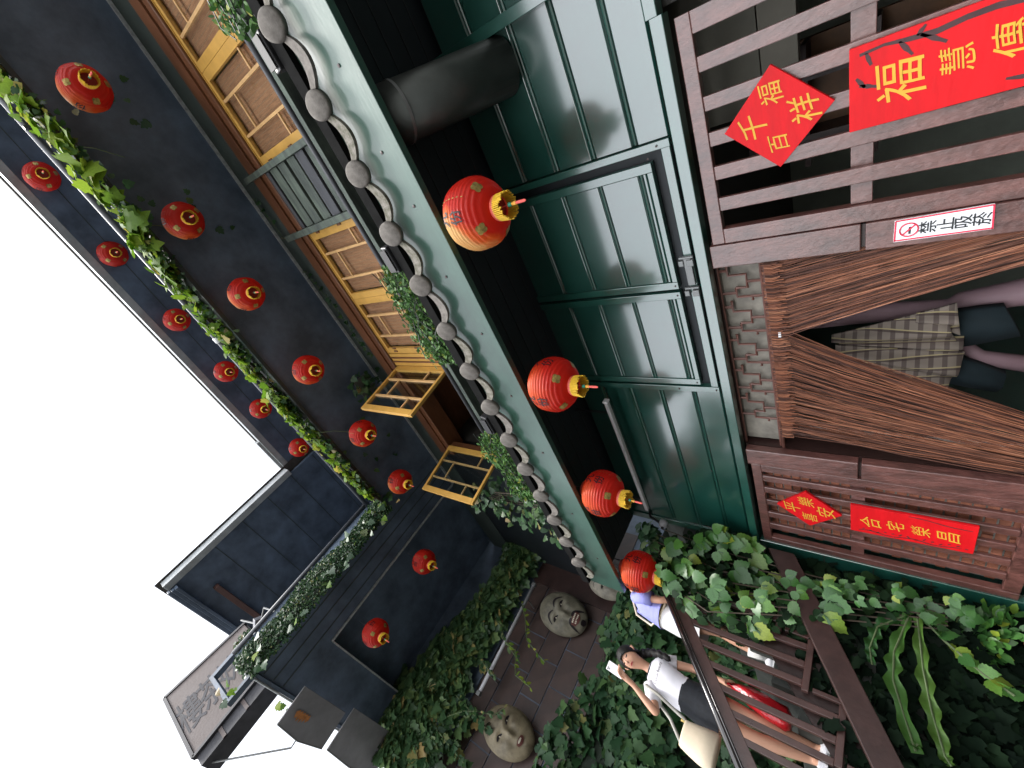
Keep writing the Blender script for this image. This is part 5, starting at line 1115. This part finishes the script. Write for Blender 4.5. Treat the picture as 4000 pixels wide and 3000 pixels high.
tendril(wc, [(0.25, 2.9, 6.1), (0.0, 2.89, 6.02), (-0.3, 2.9, 6.03)], 9, 0.06, lm_mid, 'ivy', 0.004)
tendril(wc, [(-0.75, 2.9, 6.12), (-1.0, 2.89, 6.0), (-1.3, 2.89, 5.95), (-1.6, 2.89, 5.92), (-1.9, 2.89, 5.96), (-2.25, 2.89, 5.92)], 34, 0.065, lm_mid, 'ivy', 0.004)
hp = thing('hanging_plant', (-2.55, 2.65, 6.0), 'leafy plant in a grey hanging tray under the middle eave near the opened window', 'plant')
B().box(-2.72, -2.42, 2.5, 2.75, 6.08, 6.1).build('tray', m_steel, hp)
for x in (-2.7, -2.44): B().tube([(x, 2.6, 6.1), (x, 2.6, 6.22)], 0.004, 4).build('tray_wire', m_steel, hp)
sp_ = [((-2.57 + rnd.gauss(0, .13), 2.58 + rnd.gauss(0, .11), 6.04 + rnd.gauss(0, .05)), Vector((0.3, -0.6, -0.3)) + rv(.8), Vector((0, 0, -1)) + rv(.9), rnd.uniform(.06, .11)) for k in range(46)]
leaf_parts('ivy', sp_, lm_mid, hp)

# ================================================================== stair railing
rl_ = thing('stair_railing', (-3.9, 1.3, 0), 'dark brown timber stair railing with glossy handrail in front of the two women', 'railing')
m_rail = M('dark_brown_rail_paint', (0.045, 0.021, 0.018), 0.3, 0.6, noise=(7, 0.25), bump=(40, 0.0008)); m_railtop = M('glossy_black_handrail', (0.012, 0.009, 0.009), 0.14, 0.7)
def rz(y): return 1.536 + 0.836 * (y - 1.897)
RX = -4.22
Bx = B(); a, b = (RX, 0.2, rz(0.2)), (RX, 2.12, rz(2.12))
B().bar((RX, 0.2, rz(0.2) - 0.05), (RX, 2.12, rz(2.12) - 0.05), 0.045, 0.105).build('rail_board', m_rail, rl_, bevel=0.004)
B().tube([(RX + 0.0, 0.2, rz(0.2) + 0.03), (RX, 2.12, rz(2.12) + 0.03)], 0.028, 14).build('handrail', m_railtop, rl_, smooth=True)
B().tube([(RX + 0.028, 0.2, rz(0.2) + 0.004), (RX + 0.028, 2.12, rz(2.12) + 0.004)], 0.007, 8).build('rail_bead', m_railtop, rl_, smooth=True)
def botz(y): k = math.floor((y - 1.104) / 0.373); return 0.162 + 0.227 * k
for k in range(14):
    y = 0.45 + 0.135 * k; z0 = botz(y) ; B().box(RX - 0.02, RX + 0.02, y - 0.022, y + 0.022, z0 + 0.001, rz(y) - 0.085).build('baluster', m_rail, rl_, bevel=0.003)
for k in range(-2, 4):
    y0 = 1.104 + 0.373 * k; z = 0.162 + 0.227 * k
    B().box(RX - 0.024, RX + 0.024, y0 + 0.004, y0 + 0.385, z - 0.045, z).build('bottom_rail', m_rail, rl_, bevel=0.004)
    B().box(RX - 0.02, RX + 0.02, y0 + 0.39, y0 + 0.42, z - 0.05, z + 0.16).build('step_post', m_rail, rl_, bevel=0.003)
B().hexa([(-4.14, 0.0, -0.90), (-4.08, 0.0, -0.90), (-4.08, 2.5, 0.56), (-4.14, 2.5, 0.56), (-4.14, 0.0, -0.72), (-4.08, 0.0, -0.72), (-4.08, 2.5, 0.76), (-4.14, 2.5, 0.76)]).build('stringer', m_browndark, rl_, bevel=0.004)
B().hexa([(-4.315, -0.5, -1.75), (-4.29, -0.5, -1.75), (-4.29, 2.5, 1.0), (-4.315, 2.5, 1.0), (-4.315, -0.5, -1.32), (-4.29, -0.5, -1.32), (-4.29, 2.5, 1.36), (-4.315, 2.5, 1.36)]).build('stair_cheek', m_browndark, rl_)

# ================================================================== people
m_skin = M('skin', (0.50, 0.27, 0.18), 0.5, 0.4, noise=(6, 0.06)); m_hair = M('black_hair', (0.006, 0.005, 0.005), 0.55, 0.25, noise=(60, 0.4), bump=(90, 0.006), grain=(1, 1, 0.2))
m_tee = M('white_tee_cotton', (0.68, 0.67, 0.72), 0.85, 0.2, noise=(5, 0.04), bump=(9, 0.006)); m_shorts = M('black_denim', (0.012, 0.014, 0.018), 0.8, 0.3, noise=(30, 0.3), bump=(12, 0.004))
m_lilac = M('lilac_blue_blouse', (0.24, 0.25, 0.55), 0.8, 0.2, noise=(4, 0.08), bump=(14, 0.008), grain=(1, 1, 2)); m_skirt = M('white_skirt_cotton', (0.66, 0.65, 0.66), 0.85, 0.2, noise=(4, 0.04), bump=(7, 0.006))
m_bag = M('cream_leather', (0.52, 0.44, 0.33), 0.5, 0.4, noise=(8, 0.08), bump=(60, 0.0006)); m_strap = M('grey_strap', (0.28, 0.27, 0.24), 0.7); m_shoe = M('white_shoe', (0.62, 0.62, 0.66), 0.6, noise=(15, 0.08)); m_lip = M('lips', (0.42, 0.10, 0.09), 0.45); m_sock = M('ribbed_white_sock', (0.6, 0.6, 0.58), 0.9, bump=(60, 0.002)); m_redbag = M('red_plastic_bag', (0.5, 0.012, 0.02), 0.22, 0.6, noise=(6, 0.2), bump=(11, 0.012), transl=0.2)
def skin_body(name, verts, edges, radii, root, par, mat):
    me = bpy.data.meshes.new(name); o0 = org(par); me.from_pydata([tuple(Vector(v) - o0) for v in verts], edges, []); me.materials.append(mat)
    o = bpy.data.objects.new(name, me); COL.objects.link(o); o.parent = par
    md = o.modifiers.new('skin', 'SKIN'); md.use_smooth_shade = True
    for i, r in enumerate(radii):
        sv_ = me.skin_vertices[0].data[i]; sv_.radius = r if isinstance(r, tuple) else (r, r); sv_.use_root = i == root
    ss = o.modifiers.new('sub', 'SUBSURF'); ss.levels = 2; ss.render_levels = 2; return o
def body(par, J, hand_r, hand_l):
    """J: joint positions; hand_*: list of finger chains from the palm"""
    V, E, Rr = [], [], []
    def add(p, r, link_=None): V.append(Vector(p)); Rr.append(r); (E.append((link_, len(V) - 1)) if link_ is not None else None); return len(V) - 1
    pel = add(J['pelvis'], (0.085, 0.085)); sp = add(J['spine'], (0.08, 0.08), pel); ch = add(J['chest'], (0.085, 0.085), sp); nb = add(J['neck'], 0.046, ch); nk = add(J['neck2'], 0.037, nb)
    hd = add(J['jaw'], (0.064, 0.068), nk); h2 = add(J['head'], (0.09, 0.098), hd); h3 = add(J['crown'], (0.084, 0.09), h2)
    for s_, hand in (('r', hand_r), ('l', hand_l)):
        sh_ = add(J['sh_' + s_], 0.048, ch); el = add(J['el_' + s_], 0.034, sh_); fo = add(Vector(J['el_' + s_]).lerp(Vector(J['wr_' + s_]), 0.35), 0.033, el); wr = add(J['wr_' + s_], 0.021, fo); pm = add(J['palm_' + s_], (0.03, 0.017), wr)
        for chain in hand:
            last = pm
            for i, p in enumerate(chain): last = add(p, 0.0085 - 0.0012 * i, last)
        hp_ = add(J['hip_' + s_], 0.075, pel); md_ = add(Vector(J['hip_' + s_]).lerp(Vector(J['kn_' + s_]), 0.5), 0.072, hp_); kn = add(J['kn_' + s_], 0.05, md_); ca = add(Vector(J['kn_' + s_]).lerp(Vector(J['an_' + s_]), 0.35), 0.05, kn); an = add(J['an_' + s_], 0.03, ca); add(J['toe_' + s_], 0.026, an)
    return skin_body('body', V, E, Rr, 0, par, m_skin)
def shoe(par, an, toe, zf, mat=m_shoe):
    a, t = Vector(an), Vector(toe); d = (t - a); d.z = 0; d.normalize(); s_ = Vector((-d.y, d.x, 0)); b = B(); rings = []
    for f, w2, h in ((-0.05, 0.026, 0.07), (0.0, 0.038, 0.085), (0.06, 0.04, 0.075), (0.12, 0.045, 0.05), (0.165, 0.036, 0.04), (0.18, 0.012, 0.03)):
        c = a + d * f; ring = []
        for k in range(12):
            q_ = 2 * math.pi * k / 12; ring.append((c.x + s_.x * w2 * math.cos(q_), c.y + s_.y * w2 * math.cos(q_), zf + h * 0.5 + h * 0.5 * math.sin(q_) * (1 if math.sin(q_) > 0 else 0.98)))
        rings.append(ring)
    vs = [v for r_ in rings for v in r_]; fs = [(12 * i + k, 12 * i + (k + 1) % 12, 12 * i + 12 + (k + 1) % 12, 12 * i + 12 + k) for i in range(5) for k in range(12)] + [tuple(range(12))[::-1], tuple(range(60, 72))]
    b.add(vs, fs); o = b.build('shoe', mat, par, smooth=True)
    B().prism([(a.x + d.x * f + s_.x * w2, a.y + d.y * f + s_.y * w2, zf) for f, w2 in ((-0.055, 0.02), (-0.055, -0.02), (0.0, -0.04), (0.12, -0.048), (0.185, -0.014), (0.185, 0.014), (0.12, 0.048), (0.0, 0.04))], (0, 0, 0.016)).build('sole', m_white, o)
    return o
def face(par, c, fwd, upv, s_=1.0):
    f = Vector(fwd).normalized(); u_ = Vector(upv); u_ = (u_ - f * u_.dot(f)).normalized(); l = u_.cross(f)   # l: the figure's left
    def at(x, y, o): return Vector(c) + l * x * s_ + u_ * y * s_ + f * o * s_
    def patch(pts, mat, nm):
        b = B(); n = len(pts); b.add([at(*p) for p in pts], [tuple(range(n))]); b.build(nm, mat, par)
    for sg in (-1, 1):
        patch([(sg * (0.032 + 0.016 * math.cos(a)), 0.006 + 0.0048 * math.sin(a), 0.0835 - 0.22 * abs(0.016 * math.cos(a) + 0.01)) for a in [2 * math.pi * k / 10 for k in range(10)]], m_hair, 'eye')
        patch([(sg * 0.014, 0.026, 0.088), (sg * 0.034, 0.033, 0.083), (sg * 0.054, 0.026, 0.070), (sg * 0.034, 0.027, 0.084)], m_hair, 'eyebrow')
        b = B(); b.tube([at(sg * 0.076, 0.015, 0.0), at(sg * 0.088, 0.01, -0.01), at(sg * 0.084, -0.01, -0.004), at(sg * 0.076, -0.022, 0.004)], [0.008, 0.012, 0.010, 0.006], 8); b.build('ear', m_skin, par, smooth=True)
    b = B(); b.tube([at(0, 0.018, 0.082), at(0, -0.006, 0.098), at(0, -0.02, 0.104), at(0, -0.026, 0.09)], [0.006, 0.008, 0.012, 0.008], 8); b.build('nose', m_skin, par, smooth=True)
    patch([(0.022 * math.cos(a), -0.050 + (0.0075 if math.sin(a) > 0 else 0.006) * math.sin(a), 0.089 - 0.012 * abs(math.cos(a))) for a in [2 * math.pi * k / 12 for k in range(12)]], m_lip, 'mouth')
def hair_cap(par, c, fwd, upv, rx=0.096, ry=0.104, rz_=0.118, face_cut=0.46):
    f = Vector(fwd).normalized(); u_ = Vector(upv); u_ = (u_ - f * u_.dot(f)).normalized(); l = u_.cross(f); b = B(); n, m = 22, 12; vv = []
    for j in range(m + 1):
        th = math.pi * 0.68 * j / m
        for k in range(n):
            a = 2 * math.pi * k / n; fr = max(0, math.cos(a)); t2 = th * (1 - face_cut * fr ** 1.5)
            vv.append(Vector(c) + l * rx * math.sin(t2) * math.sin(a) + f * ry * math.sin(t2) * math.cos(a) + u_ * rz_ * math.cos(t2))
    b.add(vv, [(j * n + k, j * n + (k + 1) % n, (j + 1) * n + (k + 1) % n, (j + 1) * n + k) for j in range(m) for k in range(n)])
    o = b.build('hair', m_hair, par, smooth=True); md = o.modifiers.new('thick', 'SOLIDIFY'); md.thickness = 0.008; md.offset = -1; return o
# -- woman with the phone
W1 = thing('person', (-4.5, 1.17, 0.195), 'woman in white tee and black shorts looking at a phone behind the stair railing', 'person')
fwd_t = Vector((0.97, -0.22, 0)); head_f = Vector((0.80, -0.56, -0.10)); head_u = Vector((0.0, 0.12, 1))
hc = Vector((-4.46, 1.235, 1.715))
J = dict(pelvis=(-4.5, 1.155, 1.06), spine=(-4.5, 1.175, 1.22), chest=(-4.5, 1.205, 1.40), neck=(-4.495, 1.23, 1.515), neck2=(-4.485, 1.245, 1.575), jaw=hc + Vector((0.026, -0.018, -0.062)), head=hc + Vector((0, 0, 0.0)), crown=hc + Vector((-0.012, 0.006, 0.06)),
 sh_r=(-4.49, 1.075, 1.465), el_r=(-4.40, 0.915, 1.33), wr_r=(-4.28, 1.0, 1.535), palm_r=(-4.26, 1.015, 1.59),
 sh_l=(-4.49, 1.335, 1.44), el_l=(-4.53, 1.40, 1.20), wr_l=(-4.45, 1.385, 0.985), palm_l=(-4.44, 1.38, 0.92),
 hip_r=(-4.49, 1.085, 1.0), kn_r=(-4.44, 1.10, 0.62), an_r=(-4.46, 1.15, 0.275), toe_r=(-4.36, 1.12, 0.235),
 hip_l=(-4.5, 1.23, 1.0), kn_l=(-4.46, 1.22, 0.64), an_l=(-4.55, 1.25, 0.275), toe_l=(-4.45, 1.24, 0.235))
fr_ = [[(-4.235, 1.0 + 0.018 * k, 1.635 + 0.006 * k), (-4.215, 1.018 + 0.017 * k, 1.665 + 0.004 * k), (-4.222, 1.04 + 0.014 * k, 1.685 + 0.002 * k)] for k in range(4)] + [[(-4.275, 1.035, 1.62), (-4.262, 1.055, 1.655), (-4.255, 1.06, 1.675)]]
fl_ = [[(-4.425, 1.355 + 0.017 * k, 0.885), (-4.435, 1.358 + 0.016 * k, 0.855), (-4.455, 1.36 + 0.016 * k, 0.855)] for k in range(4)] + [[(-4.41, 1.355, 0.91), (-4.405, 1.35, 0.88)]]
body(W1, J, fr_, fl_)
face(W1, hc + head_f.normalized() * 0.006, head_f, head_u, 1.12); hair_cap(W1, hc + Vector((-0.006, 0.006, 0.008)), head_f, head_u)
B().tube([poly_at([hc + Vector((-0.07, 0.06, -0.02)), (-4.5, 1.335, 1.62), (-4.45, 1.355, 1.54), (-4.405, 1.36, 1.45), (-4.40, 1.355, 1.36)], k / 24 * 0.999) + Vector((0, 0.006 * math.sin(k * 1.6), 0)) for k in range(25)], [(0.043 - 0.02 * k / 24) * (0.82 + 0.28 * abs(math.sin(k * 0.8))) for k in range(25)], 12).build('hair_braid', m_hair, W1, smooth=True)
for k, (dy, dz) in enumerate(((0.035, -0.1), (-0.03, -0.09))): B().tube([hc + head_f * 0.08 + Vector((0, dy * 0.6, 0.06)), hc + head_f * 0.088 + Vector((0, dy * 1.5, 0.0)), hc + head_f * 0.07 + Vector((0, dy * 1.9, dz * 0.6))], [0.006, 0.004, 0.002], 5).build('hair_strand', m_hair, W1)
yaw = math.atan2(fwd_t.y, fwd_t.x) + R(90)
tee = B().loft([((-4.5, 1.17, 1.195), 0.132, 0.098, yaw), ((-4.5, 1.172, 1.23), 0.13, 0.1, yaw), ((-4.5, 1.185, 1.3), 0.136, 0.105, yaw), ((-4.498, 1.2, 1.38), 0.146, 0.112, yaw), ((-4.497, 1.21, 1.44), 0.155, 0.1, yaw), ((-4.496, 1.218, 1.49), 0.13, 0.075, yaw), ((-4.495, 1.226, 1.522), 0.07, 0.055, yaw)], 24, False).build('tee_shirt', m_tee, W1, smooth=True)
B().tube([(-4.49, 1.12, 1.47), (-4.47, 1.03, 1.42), (-4.44, 0.985, 1.385)], [0.068, 0.062, 0.06], 14).build('sleeve', m_tee, tee, smooth=True); B().tube([(-4.49, 1.30, 1.46), (-4.5, 1.355, 1.40), (-4.51, 1.38, 1.33)], [0.066, 0.06, 0.06], 14).build('sleeve', m_tee, tee, smooth=True)
B().tube([(-4.495 + 0.062 * math.cos(a) * 1.0, 1.226 + 0.072 * math.sin(a), 1.523 - 0.012 * math.cos(a)) for a in [2 * math.pi * k / 20 for k in range(21)]], 0.007, 6).build('neckband', m_shorts, tee, smooth=True)
def tee_at(x, y): return (-4.386 - 0.35 * abs(x) ** 1.6 + 0.0, 1.215 + x * 0.97 + 0.0, 1.418 + y)
text_part('Casual Beauty', 0.034, lambda x, y: (tee_at(x, y)[0] + 0.004, tee_at(x, y)[1] - 0.01, tee_at(x, y)[2] + 0.05 * x), m_black_ink, tee, 'shirt_print')
B().loft([((-4.49, 1.15, 0.885), 0.15, 0.12, yaw), ((-4.49, 1.153, 0.98), 0.152, 0.122, yaw), ((-4.5, 1.158, 1.07), 0.146, 0.116, yaw), ((-4.5, 1.165, 1.15), 0.132, 0.104, yaw), ((-4.5, 1.17, 1.215), 0.126, 0.1, yaw)], 24, False).build('shorts', m_shorts, W1, smooth=True)
shoe(W1, J['an_r'], J['toe_r'], 0.196); shoe(W1, J['an_l'], J['toe_l'], 0.196)
ph_ = thing('mobile_phone', (-4.245, 1.04, 1.69), 'white mobile phone held up by the woman in the white tee', 'phone')
pc = Vector((-4.243, 1.035, 1.71)); pn = Vector((0.93, -0.33, -0.12)).normalized(); pu = (Vector((0.1, 0.12, 1))); pu = (pu - pn * pu.dot(pn)).normalized(); pl_ = pu.cross(pn)
def pbox(cx_, cy_, cz_, hx, hy, hz, nm, mat, par, bev=0.0):
    pts = [pc + pl_ * (cx_ + sx * hx) + pu * (cy_ + sy * hy) + pn * (cz_ + sz * hz) for sz in (-1, 1) for sx, sy in ((-1, -1), (1, -1), (1, 1), (-1, 1))]; return B().hexa(pts).build(nm, mat, par, bevel=bev)
pbox(0, 0, 0, 0.0375, 0.075, 0.004, 'phone_case', m_white, ph_, 0.003); pbox(-0.02, 0.055, 0.005, 0.013, 0.014, 0.001, 'camera_block', M('silver_phone', (0.55, 0.55, 0.57), 0.3), ph_)
for dx, dy in ((-0.026, 0.061), (-0.014, 0.061), (-0.02, 0.049)): pbox(dx, dy, 0.0065, 0.004, 0.004, 0.0006, 'camera_lens', m_black, ph_)
# cream handbag on her right side
hbg = thing('handbag', (-4.42, 0.9, 0.87), 'cream leather handbag hanging from the shoulder of the woman with the phone', 'handbag')
bx = Vector((-4.36, 0.91, 0)); 
B().loft([((-4.36, 0.86, 0.845), 0.06, 0.125, R(4)), ((-4.36, 0.86, 0.86), 0.075, 0.135, R(4)), ((-4.36, 0.862, 0.95), 0.07, 0.125, R(4)), ((-4.36, 0.868, 1.03), 0.055, 0.11, R(4)), ((-4.36, 0.875, 1.09), 0.035, 0.098, R(4)), ((-4.36, 0.88, 1.105), 0.03, 0.09, R(4))], 26).build('bag_body', m_bag, hbg, smooth=True)
B().tube([(-4.37, 0.97, 1.11), (-4.40, 1.0, 1.2), (-4.40, 1.05, 1.36), (-4.43, 1.08, 1.49), (-4.5, 1.1, 1.525), (-4.56, 1.07, 1.45), (-4.5, 0.95, 1.25), (-4.40, 0.80, 1.09)], 0.013, 8).build('bag_strap', m_strap, hbg, smooth=True)
for y, z in ((0.96, 1.12), (0.80, 1.09)): B().tube([(-4.38, y, z - .02), (-4.38, y, z + .02)], 0.012, 8).build('strap_ring', m_goldfoil, hbg)
rb = thing('red_plastic_bag', (-4.42, 1.36, 0.43), 'shiny red plastic carrier bag in the hand of the woman with the phone', 'bag')
bagv = B().loft([((-4.43, 1.30, 0.44), 0.05, 0.13, R(75)), ((-4.42, 1.31, 0.47), 0.075, 0.155, R(75)), ((-4.42, 1.33, 0.6), 0.08, 0.15, R(75)), ((-4.425, 1.355, 0.72), 0.065, 0.12, R(75)), ((-4.435, 1.368, 0.81), 0.04, 0.07, R(75)), ((-4.44, 1.372, 0.86), 0.022, 0.035, R(75)), ((-4.44, 1.375, 0.9), 0.02, 0.03, R(75))], 22)
r9 = random.Random(9); bagv.v = [(x + r9.uniform(-.009, .009), y + r9.uniform(-.009, .009), z) for x, y, z in bagv.v]
bagv.build('bag_body', m_redbag, rb, smooth=True)
# -- woman in lilac, a few steps higher, walking up
W2 = thing('person', (-4.55, 1.75, 0.595), 'woman in lilac blouse and white skirt higher on the stairs, head behind the green beam', 'person')
o2 = Vector((-4.56, 1.76, 0.60))
def p2(x, y, z): return o2 + Vector((x, y, z))
hc2 = p2(0.0, 0.2, 1.49)
J2 = dict(pelvis=p2(0, 0, .87), spine=p2(0, .01, 1.02), chest=p2(0, .05, 1.2), neck=p2(0, .11, 1.32), neck2=p2(0, .15, 1.37), jaw=hc2 + Vector((0, .02, -.05)), head=hc2, crown=hc2 + Vector((0, -.01, .06)),
 sh_r=p2(.13, .03, 1.26), el_r=p2(.19, .05, 1.0), wr_r=p2(.15, .16, .84), palm_r=p2(.14, .19, .79), sh_l=p2(-.13, .03, 1.26), el_l=p2(-.19, .03, 1.0), wr_l=p2(-.17, .14, .84), palm_l=p2(-.16, .17, .79),
 hip_r=p2(.07, 0, .82), kn_r=p2(.08, .02, .45), an_r=p2(.08, -.05, .08), toe_r=p2(.08, .08, .04), hip_l=p2(-.07, .01, .82), kn_l=p2(-.06, .10, .47), an_l=p2(-.06, .06, .28), toe_l=p2(-.06, .18, .24))
def fing(p, d): return [[Vector(p) + Vector((0.012 * k - .02, .012, -.035)), Vector(p) + Vector((0.012 * k - .02, .02, -.065)), Vector(p) + Vector((0.012 * k - .02, .012, -.085))] for k in range(4)] + [[Vector(p) + Vector((0.025 * d, .02, -.01)), Vector(p) + Vector((.03 * d, .03, -.035))]]
body(W2, J2, fing(J2['palm_r'], -1), fing(J2['palm_l'], 1))
face(W2, hc2, (0.25, 1, 0), (0, 0, 1)); hair_cap(W2, hc2, (0.25, 1, 0), (0, 0, 1))
bl = B().loft([(p2(0, .0, .985), .165, .125, 0), (p2(0, .005, 1.03), .15, .115, 0), (p2(0, .025, 1.12), .15, .115, 0), (p2(0, .05, 1.2), .155, .115, 0), (p2(0, .08, 1.27), .145, .09, 0), (p2(0, .11, 1.33), .065, .06, 0)], 24, False).build('blouse', m_lilac, W2, smooth=True)
for sg in (1, -1): B().tube([p2(sg * .1, .03, 1.27), p2(sg * .16, .035, 1.19), p2(sg * .18, .04, 1.08)], [.06, .066, .07], 12).build('sleeve', m_lilac, bl, smooth=True)
B().loft([(p2(0, .02, .60), .185, .16, 0), (p2(0, .015, .7), .172, .148, 0), (p2(0, .005, .82), .155, .135, 0), (p2(0, 0, .93), .135, .115, 0), (p2(0, 0, 1.0), .125, .11, 0)], 24, False).build('skirt', m_skirt, W2, smooth=True)
B().tube([p2(.0 + .13 * math.cos(a), .113 * math.sin(a), .985) for a in [2 * math.pi * k / 22 for k in range(23)]], 0.006, 6).build('waist_cord', m_goldfoil, W2, smooth=True)
for s_ in ('r', 'l'):
    a_ = J2['an_' + s_]; B().tube([a_ + Vector((0, 0, .13)), a_ + Vector((0, 0, .05)), a_ + Vector((0, .01, -.02))], [.042, .037, .04], 12).build('sock', m_sock, W2, smooth=True)
    shoe(W2, a_, J2['toe_' + s_], a_.z - .075)
b2 = thing('shoulder_bag', p2(.16, .12, .85), 'cream shoulder bag with a long strap worn by the woman in lilac', 'handbag')
B().hexa([p2(.15, .07, .78), p2(.22, .07, .78), p2(.22, .25, .8), p2(.15, .25, .8), p2(.15, .08, .95), p2(.21, .08, .95), p2(.21, .24, .97), p2(.15, .24, .97)]).build('bag_body', m_bag, b2, bevel=.012)
B().tube([p2(.17, .1, .95), p2(.15, .09, 1.1), p2(.12, .10, 1.24), p2(-.02, .05, 1.34), p2(-.12, -.05, 1.28), p2(-.1, -.1, 1.1), p2(.1, -.08, .98), p2(.16, .1, .95)], 0.011, 8).build('bag_strap', m_bag, b2, smooth=True)
